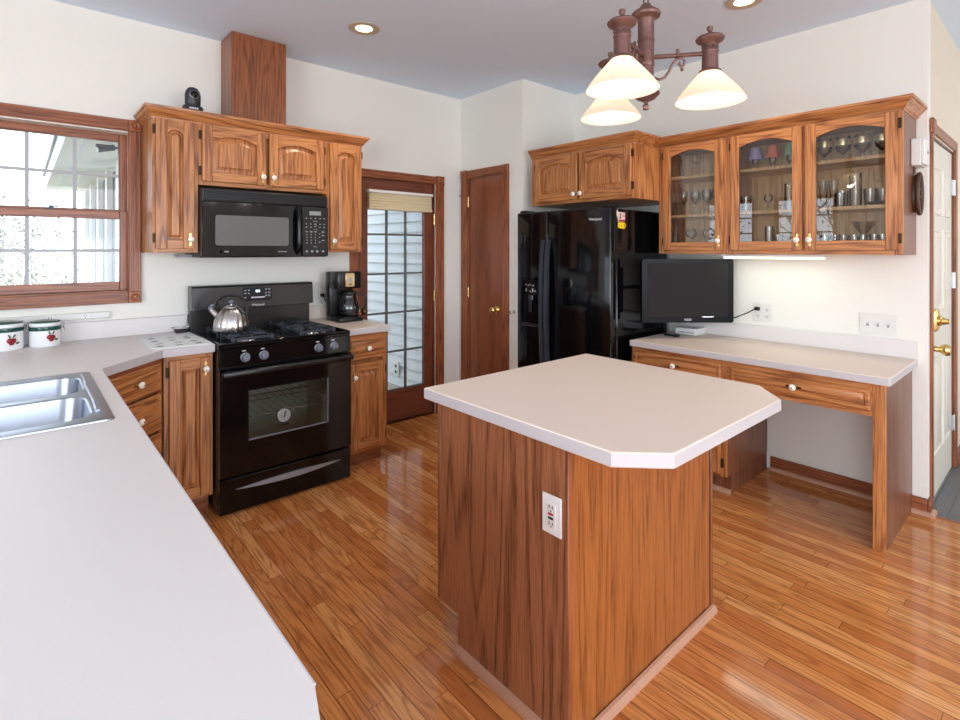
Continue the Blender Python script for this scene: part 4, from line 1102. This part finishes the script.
# dispenser
dsp = MB()
holes_wall(dsp, 'x', FX-.006, FX+.001, 2.608, 2.792, .845, 1.190, [(2.628, 2.772, .875, 1.085)], 'black_gloss')
dsp.box(FX-.012, 2.612, .845, FX+.0, 2.788, .868, 'black_satin', .003)
dspo = dsp.build('dispenser', bd_[1])
MB().box(FX-.014, 2.640, .847, FX-.0115, 2.784, .852, 'silver').build('drip_edge', dspo)
mb = MB()
for (yy, z, w, h) in ((2.745, 1.155, .012, .008), (2.72, 1.150, .010, .012), (2.695, 1.155, .012, .006), (2.67, 1.150, .01, .012), (2.74, 1.115, .010, .022), (2.70, 1.105, .014, .010), (2.675, 1.115, .016, .028), (2.65, 1.11, .012, .012), (2.68, 1.06, .010, .03)):
    mb.box(FX-.0075, yy-w/2, z-h/2, FX-.0055, yy+w/2, z+h/2, 'button_grey')
mb.build('controls', dspo)
mb = MB(); mb.cyl((FX-.008, 2.70, 1.08), (FX-.008, 2.70, 1.04), .012, 'black_plastic', 12).box(FX-.012, 2.685, .95, FX-.004, 2.715, 1.04, 'black_plastic', .003); mb.build('paddle', dspo)
for yy in (fy0+.05, fy1-.05): MB().box(FX+.01, yy-.03, 1.701, FX+.12, yy+.03, 1.716, 'black_plastic', .004).build('hinge_cover', fr)
text('lettering', 'Whirlpool', .0245, face_mat((FX-.001, 2.112, 1.622), '-x'), 'lettering_white', bd_[0])
mg = thing('fridge_magnet', (3.0, fy0, 1.6), 'white and pink fridge magnet with a black figure, above the yellow one', 'magnet')
MB().box(2.962, fy0-.004, 1.604, 3.040, fy0+.0035, 1.668, 'magnet_pink', .002).build('plate', mg)
MB().prism([(2.974, 1.624), (2.990, 1.624), (2.986, 1.640), (2.990, 1.650), (2.984, 1.660), (2.978, 1.658), (2.976, 1.640)], 'y', fy0-.005, fy0-.0038, 'slot_dark').build('figure', mg)
MB().box(2.966, fy0-.005, 1.606, 3.036, fy0-.0038, 1.618, 'red_plastic').box(3.006, fy0-.005, 1.640, 3.034, fy0-.0038, 1.646, 'red_plastic').build('stripe', mg)
mb = MB(); mb.prism([(2.962, 1.566), (2.985, 1.560), (3.03, 1.558), (3.048, 1.575), (3.045, 1.592), (3.03, 1.600), (2.965, 1.600)], 'y', fy0-.006, fy0+.0035, 'magnet_yellow', .002); 
mb.box(3.026, fy0-.007, 1.570, 3.032, fy0-.005, 1.590, 'slot_dark').box(2.975, fy0-.007, 1.576, 3.01, fy0-.005, 1.580, 'gold_leaf')
solo(mb, 'fridge_magnet', (3.0, fy0, 1.58), 'bright yellow fridge magnet stuck on the refrigerator side below the white one', 'magnet')

# ------------------------------------------------------------------ wall cabinets on the right wall (local x runs towards -Y)
R90 = -PI/2
k = thing('wall_cabinet', (3.0, 2.80, 1.757), 'low oak wall cabinet with two arched doors above the refrigerator', 'cabinet', rz=R90)
carcass(k, 0, .90, .648, 0, .361)
cab_door(k, .048, .455, .022, .355, .032, .055, knob=(.435, .06), hinge='l'); cab_door(k, .473, .893, .022, .355, .032, .055, knob=(.495, .06), hinge='r')
def glass_unit(y0, width, label, doors):
    k = thing('glass_cabinet', (3.32, y0, 1.392), label, 'cabinet', 'glass door cabinets over the desk', rz=R90)
    D = .328; H = .726; t = .018
    mb = MB(); mb.box(0, .019, 0, t, D, H, 'oak_z').box(width-t, .019, 0, width, D, H, 'oak_end_brown').box(t, .019, 0, width-t, D, t, 'oak_x').box(t, .019, H-t, width-t, D, H, 'oak_x')
    mb.build('carcass', k, False)
    MB().box(t, D-.008, t, width-t, D, H-t, 'veneer_back').build('back_panel', k, False)
    mb = MB()
    xs = [0]+[d[1]+.002 for d in doors[:-1]]+[width]
    mb.box(0, 0, 0, .036, .0185, H, 'oak_z').box(width-.036, 0, 0, width, .0185, H, 'oak_z').box(.036, 0, H-.045, width-.036, .0185, H, 'oak_x').box(.036, 0, 0, width-.036, .0185, .045, 'oak_x')
    for i in range(len(doors)-1):
        c = (doors[i][1]+doors[i+1][0])/2; mb.box(c-.03, 0, .045, c+.03, .0185, H-.045, 'oak_z')
    mb.build('face_frame', k, False)
    for z in (.262, .522): MB().box(t, .03, z-.018, width-t, D-.008, z, 'shelf_oak').build('shelf', k, False)
    for (a, c, kn, hg) in doors: cab_door(k, a, c, .024, .724, .035, .052, glass=True, knob=(c-.024 if kn == 'r' else a+.024, .082), hinge=hg)
    return k
glass_unit(1.90, .467, 'single glass door oak cabinet next to the refrigerator cabinet', [(.040, .444, 'r', 'l')])
glass_unit(1.433, .865, 'double glass door oak cabinet over the right half of the desk', [(.023, .420, 'r', 'l'), (.435, .847, 'l', 'r')])
crown([(3.0, 2.80), (3.0, 1.90), (3.32, 1.90), (3.32, .568), (XB-.002, .568)], 2.1185, 'crown_molding', 'oak crown molding along the tops of the glass door cabinets', (3.2, 1.6, 2.1185), -PI/2, .82)
# under-cabinet light
uc = thing('under_cabinet_light', (3.45, 1.225, 1.37), 'lit strip light mounted under the glass door cabinets', 'lamp')
MB().box(3.40, .94, 1.3745, 3.50, 1.51, 1.3915, 'white_plastic', .003).build('housing', uc)
MB().box(3.41, .95, 1.362, 3.49, 1.50, 1.3745, 'tube_glow', .004).build('diffuser', uc)
l = bpy.data.lights.new('strip_light', 'AREA'); l.shape = 'RECTANGLE'; l.size = .07; l.size_y = .55; l.energy = .4; l.color = (.95, 1.0, .92)
lo_ = bpy.data.objects.new('strip_light', l); C.objects.link(lo_); lo_.parent = uc; lo_.location = (0, 0, -.012)

# ------------------------------------------------------------------ glassware
GP = {
 'goblet': [(.030, 0), (.030, .003), (.005, .008), (.004, .034), (.014, .042), (.034, .062), (.040, .090), (.038, .120), (.033, .140), (.032, .140)],
 'wine_glass': [(.030, 0), (.030, .003), (.004, .008), (.0035, .080), (.014, .090), (.028, .110), (.030, .140), (.025, .170), (.024, .170)],
 'tumbler': [(.026, 0), (.028, .004), (.033, .100), (.032, .100), (.027, .008), (0, .008)],
 'small_tumbler': [(.020, 0), (.021, .004), (.0225, .092), (.0215, .092), (.019, .008), (0, .008)],
 'pilsner': [(.028, 0), (.028, .004), (.008, .014), (.016, .040), (.028, .160), (.027, .160)],
 'vase': [(.030, 0), (.032, .004), (.032, .190), (.031, .190), (.030, .008), (0, .008)],
 'martini_glass': [(.032, 0), (.032, .003), (.004, .008), (.0035, .060), (.006, .064), (.048, .125), (.047, .125)],
 'footed_dish': [(.030, 0), (.030, .004), (.006, .012), (.005, .085), (.012, .092), (.038, .108), (.040, .118), (.039, .118)],
 'globe_glass': [(.028, 0), (.028, .003), (.005, .008), (.004, .070), (.014, .078), (.034, .100), (.038, .120), (.030, .146), (.024, .152)],
}
GPROTO = {}
def glassware(kind, x, y, z, label, group, scale=1.0):
    if kind not in GPROTO:
        mb = MB()
        mb.lathe(GP[kind], (0, 0, 0), 'clear_glass', 20)
        if kind == 'goblet': mb.lathe([(.0398, .085), (.0405, .092), (.0388, .118)], (0, 0, 0), 'gold_leaf', 20, caps=(False, False))
        o = mb.build(kind); GPROTO[kind] = o; o.location = (x, y, z); 
    else:
        o = GPROTO[kind].copy(); C.objects.link(o); o.location = (x, y, z)
    o.scale = (scale, scale, scale)
    return tag(o, label, 'glass', group)
ZS0, ZS1, ZS2 = 1.392+.0185, 1.392+.2625, 1.392+.5225
ORD = ['first', 'second', 'third', 'fourth', 'fifth', 'sixth', 'seventh', 'eighth']
def row(kind, xs, ys, z, label, group, scale=1.0):
    """a row of glasses along the shelf, ys running from left to right in the photo"""
    for n, y in enumerate(ys):
        x = xs[n] if isinstance(xs, (list, tuple)) else xs
        glassware(kind, x, y, z, label % (ORD[n]+' from left'), group, scale)
# cabinet 1 (y 1.86..1.46)
row('globe_glass', 3.46, (1.74, 1.62), ZS0, 'round bowl stemmed glass, %s, on the bottom shelf of the single door cabinet', 'globe glasses on the bottom shelf')
row('wine_glass', 3.45, (1.79, 1.71, 1.63, 1.56), ZS1, 'clear wine glass, %s, in the front row of the single door cabinet', 'wine glasses on the middle shelf')
row('wine_glass', 3.55, (1.75, 1.67, 1.59), ZS1, 'clear wine glass, %s, in the back row of the single door cabinet', 'wine glasses in the back row')
glassware('footed_dish', 3.45, 1.70, ZS2, 'footed glass dish on the top shelf of the single door cabinet, at its middle', None)
glassware('globe_glass', 3.47, 1.545, ZS2, 'round stemmed glass on the top shelf of the single door cabinet', None)
# cabinet 2 (y 1.41..1.01)
glassware('vase', 3.47, 1.245, ZS0, 'clear glass vase on the bottom shelf of the middle glass door', None, .8)
glassware('tumbler', 3.42, 1.18, ZS0, 'clear tumbler right of the vase on the bottom shelf of the middle door', None)
glassware('globe_glass', 3.47, 1.25, ZS1, 'round stemmed glass on the middle shelf behind the middle glass door', None, .7)
row('vase', 3.46, (1.13, 1.06), ZS1, 'tall clear glass, %s, on the middle shelf behind the middle glass door', 'tall glasses behind the middle door', .85)
glassware('tumbler', 3.44, 1.37, ZS1, 'clear tumbler at the hinge side of the middle glass door', None)
for y, m, cn in ((1.322, 'lavender_shade', 'lavender'), (1.222, 'coral_shade', 'coral red'), (1.122, 'mint_shade', 'mint green')):
    t = thing('candle_lamp', (3.46, y, ZS2), 'small glass candle lamp with %s shade on the top cabinet shelf' % cn, 'candle lamp', 'candle lamps with coloured shades')
    mb = MB(); mb.lathe([(.026, 0), (.026, .003), (.012, .010), (.010, .03), (.020, .045), (.020, .066), (.016, .072)], (3.46, y, ZS2+.0005), 'clear_glass', 20); mb.build('glass_base', t)
    mb = MB(); mb.lathe([(.040, .068), (.025, .138), (.024, .138), (.039, .068)], (3.46, y, ZS2), m, 24, caps=(False, False)); mb.build('lamp_shade', t)
# cabinet 3 (y .99..0.61)
row('small_tumbler', [3.44, 3.46]*4, (.94, .895, .85, .805, .76, .715, .675, .635), ZS0, 'small clear tumbler, %s, in the front row of the bottom shelf', 'small tumblers on the bottom shelf')
row('small_tumbler', 3.56, (.90, .70, .65), ZS0, 'small clear tumbler, %s, at the back of the bottom shelf', 'small tumblers at the back of the shelf')
glassware('martini_glass', 3.54, .78, ZS0, 'cone shaped martini glass standing among the small tumblers', None, 1.35)
row('pilsner', 3.45, (.95, .90), ZS1, 'tall tapered beer glass, %s, on the middle shelf of the right door', 'tapered beer glasses')
glassware('vase', 3.42, .79, ZS1, 'tall straight clear vase at the middle of the right glass door', None, .95)
row('tumbler', [3.52, 3.52, 3.58], (.875, .745, .70), ZS1, 'clear tumbler, %s, behind the tall vase on the middle shelf', 'tumblers around the vase')
glassware('tumbler', 3.41, .86, ZS1, 'clear small tumbler just left of the tall vase', None, .8)
mb = MB(); mb.lathe([(.03, 0), (.034, .004), (.050, .018), (.054, .022), (.048, .020), (.03, .008), (0, .008)], (3.43, .69, ZS1), 'brown_wood', 24, scale=(.8, 1.2))
solo(mb, 'dark_dish', (3.43, .69, ZS1), 'low dark brown dish on the middle shelf at the right', 'dish')
row('goblet', 3.45, (.945, .855, .765, .675), ZS2, 'large clear goblet with gold band, %s, on the top shelf', 'gold rimmed goblets on the top shelf')

# box and woven plaque on the cabinet side
bx_ = thing('chime_box', (3.57, .57, 1.88), 'small white box fixed to the end of the glass door cabinet', 'chime box')
MB().box(3.50, .540, 1.858, 3.635, .5825, 2.0, 'ivory_plastic', .004).build('backing', bx_)
MB().box(3.505, .525, 1.863, 3.63, .5405, 1.995, 'white_plastic', .004).lathe([(.010, 0), (.009, -.003), (0, -.003)], (3.58, .525, 1.93), 'button_grey', 12, 'y').build('cover', bx_)
pq = thing('hanging_plaque', (3.56, .58, 1.66), 'oval brown woven plaque hanging under the white box on the cabinet end', 'plaque')
mb = MB(); cpz = [(3.575+.058*math.cos(2*PI*i/24), .558, 1.715+.105*math.sin(2*PI*i/24)) for i in range(24)]
mb.tube(cpz, .011, 'brown_wood', 8, closed=True); mb.build('rim', pq)
mb = MB(); mb.prism([(3.575+.055*math.cos(2*PI*i/24), 1.715+.10*math.sin(2*PI*i/24)) for i in range(24)], 'y', .568, .582, 'brown_wood')
for i in range(9): z = 1.635+i*.02; w = .05*math.sqrt(max(.05, 1-((z-1.715)/.1)**2)); mb.cyl((3.575-w, .565, z), (3.575+w, .565, z+.008), .006, 'shelf_oak' if i % 2 else 'brown_wood', 6)
mb.build('weave', pq)
MB().tube([(3.56, .579, 1.82), (3.555, .578, 1.85), (3.56, .579, 1.857)], .003, 'slot_dark', 6).build('hanging_loop', pq)
bx_.location.y -= .0145; pq.location.y -= .0145

# ------------------------------------------------------------------ desk
dk = thing('writing_desk', (3.03, 1.93, 0), 'built-in oak desk with apron drawer and brown right end panel on the right wall', 'desk', rz=R90)
# local x = 1.93 - y ; local y = x - 3.03
MB().box(0, .019, .115, .615, .60, .786, 'oak_end_brown').build('carcass', dk, False)
mb = MB(); s = .03
mb.box(0, 0, .115, s, .0185, .786, 'oak_z').box(.615-s, 0, .115, .615, .0185, .786, 'oak_z').box(s, 0, .756, .615-s, .0185, .786, 'oak_x').box(s, 0, .115, .615-s, .0185, .145, 'oak_x').box(s, 0, .625, .615-s, .0185, .65, 'oak_x'); mb.build('face_frame', dk, False)
MB().box(.003, .07, 0, .612, .60, .115, 'oak_end_brown').build('toe_kick', dk, False)
MB().prism([(.07-a, z) for a, z in [(0, 0), (.02, 0), (.018, .012), (.01, .022), (0, .024)]], 'x', .0, .612, 'shoe_oak').build('shoe_molding', dk, False)
drawer_front(dk, .022, .588, .655, .757, dark=True); cab_door(dk, .022, .588, .135, .63, 0, .052, knob=(.05, .56), hinge='r')
MB().box(.6155, 0, .628, 1.2965, .019, .786, 'oak_x').box(.6155, .019, .64, 1.2965, .45, .65, 'oak_x').build('apron', dk, False)
drawer_front(dk, .642, 1.290, .657, .757, dark=True)
MB().box(1.297, 0, 0, 1.347, .022, .786, 'oak_z', .002).build('front_leg', dk, False)
o = MB().box(1.299, .0225, 0, 1.346, .612, .786, 'oak_end_brown', .001).build('end_panel', dk, False); o['label'] = 'brown oak end panel'
dc = thing('desk_countertop', (3.3, 1.25, .787), 'long laminate desk countertop with backsplash against the right wall', 'countertop')
MB().prism([(3.005, 1.93), (3.005, .566), (3.012, .560), (3.648, .560), (3.648, 1.93)], 'z', .787, .826, 'laminate_beige', .003, side='laminate_edge').build('slab', dc)
MB().box(3.628, .560, .8262, 3.648, 1.93, .922, 'laminate', .003).build('backsplash', dc)

# television on a wall arm
fwd = Vector((.6599, .7513, 0)); rt = Vector((.7513, -.6599, 0))
TC = fwd*3.45+rt*1.372
tv = thing('television', (TC.x, TC.y, .937), 'small black flat screen television mounted in the corner above the desk', 'television', rz=math.atan2(rt.y, rt.x))
hw = .302; zb, zt_ = .0, .420
mb = MB()
mb.prism(rrect(-hw, hw, zb, zt_, .012), 'y', 0, .045, 'tv_black', .004); mb.box(-hw*.8, .045, .04, hw*.8, .075, .36, 'black_plastic', .01)
mb.build('cabinet', tv, False)
MB().box(-hw+.038, -.0015, .040, hw-.038, .004, zt_-.028, 'tv_screen').build('screen', tv, False)
MB().box(-.015+.11, -.002, .036, .06+.11, .002, .041, 'silver').build('sensor_strip', tv, False)
text('lettering', 'VIZIO', .019, face_mat((0, -.001, .019), '-y'), 'lettering_white', tv, world=False)
MB().box(-.06, .075, .13, .06, .09, .27, 'black_plastic').tube([(0, .09, .2), (.06, .18, .2), (.17, .29, .2)], .015, 'black_plastic', 8).build('wall_arm', tv, False)
sb = thing('set_top_box', (3.56, 1.79, .826), 'small white set-top box on the desk under the television', 'box')
MB().box(3.478, 1.715, .8275, 3.625, 1.868, .872, 'white_plastic', .004).build('case', sb)
MB().box(3.4765, 1.73, .840, 3.4785, 1.85, .846, 'grey_plastic').build('slot', sb)
mb = MB(); mb.box(3.335, 1.775, .8265, 3.378, 1.875, .842, 'black_plastic', .005)
for i in range(4): mb.box(3.345, 1.785+i*.02, .842, 3.368, 1.797+i*.02, .8432, 'grey_plastic')
solo(mb, 'remote_control', (3.356, 1.825, .8265), 'small black remote control lying on the desk by the white box', 'remote control')
o4 = thing('wall_outlet', (XB, 1.349, 1.0), 'white four socket wall outlet above the desk with a black plug', 'outlet')
MB().box(XB-.006, 1.290, .950, XB-.001, 1.408, 1.066, 'ivory_plastic', .003).build('cover_plate', o4)
mb = MB()
for y in (1.377, 1.322):
    for z in (1.030, .985): outlet_slots(mb, y, z, XB-.006, '-x')
mb.build('slots', o4)
tcd = thing('power_cord', (XB, 1.377, 1.03), 'black power cord hanging from the four socket outlet to the television', 'cord')
MB().box(XB-.034, 1.362, 1.020, XB-.0075, 1.392, 1.044, 'black_plastic', .004).build('plug', tcd)
MB().tube([(XB-.03, 1.385, 1.03), (XB-.05, 1.43, 1.0), (XB-.065, 1.50, .965), (XB-.07, 1.60, .945), (XB-.07, 1.72, .940), (XB-.065, 1.82, .94), (XB-.05, 1.88, .95)], .004, 'black_plastic', 6).build('cable', tcd)
sw = thing('light_switch', (XB, .737, .99), 'white triple toggle light switch plate above the right end of the desk', 'switch')
MB().box(XB-.006, .652, .935, XB-.001, .822, 1.055, 'ivory_plastic', .003).build('cover_plate', sw)
for y in (.784, .737, .690):
    MB().box(XB-.0075, y-.006, .983, XB-.0055, y+.006, 1.008, 'grey_plastic').prism([(XB-.018, 1.004), (XB-.006, .993), (XB-.006, 1.001), (XB-.017, 1.010)], 'y', y-.004, y+.004, 'white_plastic').build('toggle', sw)

# ------------------------------------------------------------------ chandelier
CX_, CY_ = 1.622, .978; ZR = 1.920
ch = thing('chandelier', (CX_, CY_, 1.90), 'rusty brown three arm chandelier with alabaster cone shades hanging over the island', 'chandelier')
mb = MB()
mb.lathe([(0, -.045), (.011, -.042), (.013, -.030), (.006, -.022), (.008, -.016), (.030, -.006), (.046, .010), (.044, .018), (.026, .026), (.026, .105)], (CX_, CY_, 1.945), 'rust_metal', 24)
mb.lathe([(.027, 0), (.029, .004), (.029, .012), (.027, .014), (.027, .085), (.029, .087), (.029, .094), (.027, .096), (.027, .16), (.030, .165), (.047, .172), (.050, .180), (.046, .188), (.022, .205), (.016, .215), (0, .218)], (CX_, CY_, 2.05), 'rust_metal', 24)
mb.build('column', ch)
mb = MB()
zc = 2.268
k_ = 0
while zc < ZC-.02:
    pts = []
    for i in range(12):
        a = 2*PI*i/12; u, v = .009*math.cos(a), .020*math.sin(a)
        pts.append((CX_+(u if k_ % 2 else 0), CY_+(0 if k_ % 2 else u), zc+v+.012))
    mb.tube(pts, .0028, 'rust_metal', 6, closed=True); zc += .030; k_ += 1
mb.build('chain', ch)
MB().lathe([(.0, -.035), (.015, -.032), (.055, -.015), (.062, -.001)], (CX_, CY_, ZC), 'rust_metal', 24).build('canopy', ch)
R_ = .208
for a in (69.5, 191, 308):
    a = math.radians(a); ux, uy = math.cos(a), math.sin(a)
    def pt(d, z): return (CX_+ux*d, CY_+uy*d, z)
    mb = MB(); mb.cyl(pt(.025, 2.083), pt(R_-.02, 2.083), .0075, 'rust_metal', 10)
    mb.lathe([(.011, 0), (.011, .012)], pt(R_*.5, 2.077), 'rust_metal', 10); mb.ball(pt(R_*.5, 2.099), .007, 'rust_metal', 8, 6)
    sc = [pt(.026, 2.012), pt(.045, 2.004), pt(.062, 2.010), pt(.076, 2.030), pt(.088, 2.056), pt(.100, 2.070), pt(.116, 2.074), pt(.126, 2.064), pt(.124, 2.048), pt(.113, 2.044), pt(.107, 2.052), pt(.112, 2.060)]
    mb.tube(sc, .0045, 'rust_metal', 8); mb.ball(pt(.118, 2.034), .006, 'rust_metal', 8, 6); mb.cyl(pt(R_*.5, 2.07), pt(R_*.5, 2.08), .004, 'rust_metal', 6)
    mb.build('arm', ch)
    mb = MB(); mb.lathe([(0.0342, 0.0000), (0.0370, 0.0036), (0.0342, 0.0089), (0.0266, 0.0125), (0.0256, 0.0668), (0.0276, 0.0694), (0.0276, 0.0748), (0.0256, 0.0774), (0.0256, 0.0961), (0.0323, 0.1015), (0.0437, 0.1086), (0.0466, 0.1157), (0.0418, 0.1219), (0.0190, 0.1317), (0.0095, 0.1353), (0.0066, 0.1406), (0.0104, 0.1477), (0.0095, 0.1566), (0.0000, 0.1602)], pt(R_, 2.016), 'rust_metal', 24)
    for i in range(8): b_ = 2*PI*i/8; mb.ball((pt(R_, 0)[0]+.0258*math.cos(b_), pt(R_, 0)[1]+.0258*math.sin(b_), 2.102), .003, 'slot_dark', 6, 4)
    so2 = mb.build('socket_cup', ch)
    mb = MB(); mb.lathe([(0.034, 0.098), (0.042, 0.088), (0.066, 0.062), (0.09, 0.034), (0.103, 0.017), (0.11, 0.005), (0.1125, 0), (0.1095, 0.001), (0.106, 0.007), (0.099, 0.017), (0.086, 0.034), (0.062, 0.062), (0.038, 0.087), (0.03, 0.094)], pt(R_, ZR), 'alabaster_glass', 48, caps=(False, False))
    mb.build('lamp_shade', ch)
    mb = MB(); mb.lathe([(.012, .094), (.013, .080), (.022, .064), (.026, .048), (.023, .032), (.013, .024), (0, .022)], pt(R_, ZR), 'bulb_glow', 20); mb.build('bulb', ch)
    l = bpy.data.lights.new('bulb_light', 'POINT'); l.energy = 1.25; l.color = (1, .95, .87); l.shadow_soft_size = .02
    lo_ = bpy.data.objects.new('bulb_light', l); C.objects.link(lo_); lo_.parent = ch; p = pt(R_, ZR+.010); lo_.location = (p[0]-CX_, p[1]-CY_, p[2]-1.90)

# recessed ceiling lights
def downlight(x, y, label):
    t = thing('recessed_light', (x, y, ZC), label, 'ceiling light', 'recessed ceiling lights')
    mb = MB(); mb.lathe([(.094, -.0005), (.094, -.006), (.080, -.010), (.050, -.004)], (x, y, ZC), 'baffle_beige', 36, caps=(False, False)); mb.build('trim_ring', t)
    mb = MB(); mb.lathe([(.051, -.0045), (.048, -.0035), (0, -.003)], (x, y, ZC), 'downlight_glow', 36, caps=(False, False)); mb.build('lens', t)
    l = bpy.data.lights.new('downlight', 'SPOT'); l.energy = 26; l.color = (1, .86, .66); l.spot_size = math.radians(125); l.spot_blend = .7; l.shadow_soft_size = .07
    lo_ = bpy.data.objects.new('downlight', l); C.objects.link(lo_); lo_.parent = t; lo_.location = (0, 0, -.03)
downlight(1.577, 2.870, 'round recessed ceiling light in front of the duct cover')
downlight(2.96, 1.19, 'round recessed ceiling light above the desk at the top edge of the photo')

# ------------------------------------------------------------------ outside
struct(MB().box(-40, 3.9, -1.5, 40, 60, -1.4, 'grass').build('ground_back'))
struct(MB().box(-40, -40, -1.5, -3.4, 3.9, -1.4, 'grass').build('ground_left'))
struct(MB().box(.45, YA+.16, -.2, 3.0, 7.5, -.02, 'deck_wood').build('floor_porch'))
# lap siding wall of the house beyond the porch door
mb = MB()
for i in range(26):
    z = -.02+i*.108; mb.prism([(3.0, z), (3.02, z+.11), (3.06, z+.11), (3.06, z)], 'y', YA+.14, 7.6, 'siding_white')
struct(mb.build('wall_porch_siding'))
op = thing('porch_outlet', (3.0, 4.75, .15), 'white weatherproof outlet on the siding seen through the porch door', 'outlet')
MB().box(2.985, 4.70, .08, 2.999, 4.80, .24, 'white_plastic', .004).build('cover_plate', op)
mb = MB().box(2.983, 4.735, .17, 2.9845, 4.765, .20, 'slot_dark').box(2.983, 4.735, .11, 2.9845, 4.765, .14, 'slot_dark'); mb.build('slots', op)
# porch side wall with posts and the overhanging eave
pw = struct(thing('wall_porch_screen', (.55, 6.0, 0)))
for y in (4.60, 5.25, 5.9, 6.55, 7.2, 7.5):
    MB().box(.53, y, -.2, .63, y+.12, 2.08, 'white_trim').build('post', pw)
for y in (4.72, 5.37, 6.02, 6.67):
    MB().box(.57, y, 1.72, .59, y+.53, 2.05, 'porch_dark').build('dark_screen', pw)
    MB().box(.565, y, -.1, .595, y+.53, 1.72, 'porch_blind').build('pale_blind', pw)
mb = MB(); mb.box(.22, 3.95, 2.10, 1.05, 7.7, 2.125, 'white_trim').box(.20, 3.95, 2.09, .22, 7.7, 2.28, 'white_trim').box(.30, 3.95, 2.092, .315, 7.7, 2.10, 'siding_white').box(.42, 3.95, 2.092, .435, 7.7, 2.10, 'siding_white')
mb.prism([(.18, 2.28), (1.05, 2.7), (1.05, 2.66), (.18, 2.24)], 'y', 3.95, 7.7, 'grey_plastic')
struct(mb.build('trim_3'))
sc_ = thing('security_camera', (.47, 3.99, 2.1), 'grey security camera under the porch eave seen through the window', 'camera')
MB().box(.462, 3.965, 2.035, .470, 4.015, 2.0995, 'camera_grey', .002).tube([(.463, 3.99, 2.06), (.445, 3.988, 2.06), (.430, 3.985, 2.055)], .007, 'camera_grey', 8).build('bracket', sc_)
mb = MB(); mb.cyl((.440, 3.984, 2.060), (.355, 3.968, 2.036), .019, 'camera_grey', 14); mb.box(.345, 3.948, 2.055, .440, 4.004, 2.068, 'camera_grey', .003); hd = mb.build('housing', sc_)
MB().cyl((.3555, 3.968, 2.036), (.350, 3.967, 2.0345), .014, 'white_plastic', 14).build('lens', hd)
def tree(x, y, h, seed, label, fol='foliage', leaves=900, spread=1.2, group='trees and shrubs beyond the window'):
    rn = random.Random(seed); t = thing('tree', (x, y, -1.4), label, 'tree', group); mb = MB(); tips = []
    def grow(p, d, ln, r, lev):
        q = p+d*ln; mid = p+d*ln*.5+Vector((rn.uniform(-1, 1), rn.uniform(-1, 1), 0))*ln*.05
        mb.tube([tuple(p), tuple(mid), tuple(q)], r, 'bark', 5, r1=r*.65)
        tips.append(q); 
        if lev == 0: return
        for i in range(rn.choice((2, 3, 3))):
            nd = (d+Vector((rn.uniform(-1, 1), rn.uniform(-1, 1), rn.uniform(-.2, .6)))*.75).normalized()
            grow(p+d*ln*rn.uniform(.6, 1), nd, ln*rn.uniform(.6, .8), r*.55, lev-1)
    grow(Vector((x, y, -1.4)), Vector((0, 0, 1)), h*.32, h*.012, 4)
    mb.build('trunk', t)
    mb = MB()
    for i in range(leaves):
        c = rn.choice(tips)+Vector((rn.gauss(0, 1), rn.gauss(0, 1), rn.gauss(0, 1)))*h*.05*spread; s = h*.010*rn.uniform(.6, 1.4)
        a = Vector((rn.uniform(-1, 1), rn.uniform(-1, 1), rn.uniform(-1, 1))).normalized(); b_ = a.cross(Vector((rn.uniform(-1, 1), rn.uniform(-1, 1), rn.uniform(-1, 1)))).normalized()
        mb.raw([tuple(c-a*s), tuple(c+b_*s*.5), tuple(c+a*s), tuple(c-b_*s*.5)], [(0, 1, 2, 3)], fol)
    mb.build('foliage', t)
    return t
for i, (x, y, h, f, lv) in enumerate(((-.2, 9.0, 3.7, 'foliage', 1500), (-3.4, 10.5, 4.2, 'foliage_grey', 500), (1.4, 12.8, 3.8, 'foliage', 1300), (-1.0, 13.5, 4.2, 'foliage_grey', 900), (.6, 17.5, 4.6, 'foliage_grey', 900), (-2.6, 17.5, 4.6, 'foliage_grey', 900))):
    tree(x, y, h, 20+i, ('leafy pale green shrub nearest the kitchen window', 'thin grey tree at the left edge beyond the window', 'pale green shrub beside the porch posts outside', 'grey bare-branched tree in the middle beyond the window', 'far grey tree behind the porch posts', 'farthest grey tree at the left beyond the window')[i], f, lv)
for i, (x, y, h) in enumerate(((-8, 3.5, 6), (-9, 6.5, 6.5), (-7.5, 8.5, 5.5), (-10, 1.5, 6))):
    tree(x, y, h, 50+i, ('%s bare tree outside the side windows, mirrored in the cabinet glass' % ('nearest', 'third', 'tall far', 'last')[i]), 'foliage_grey', 350, group='bare trees outside the side windows')
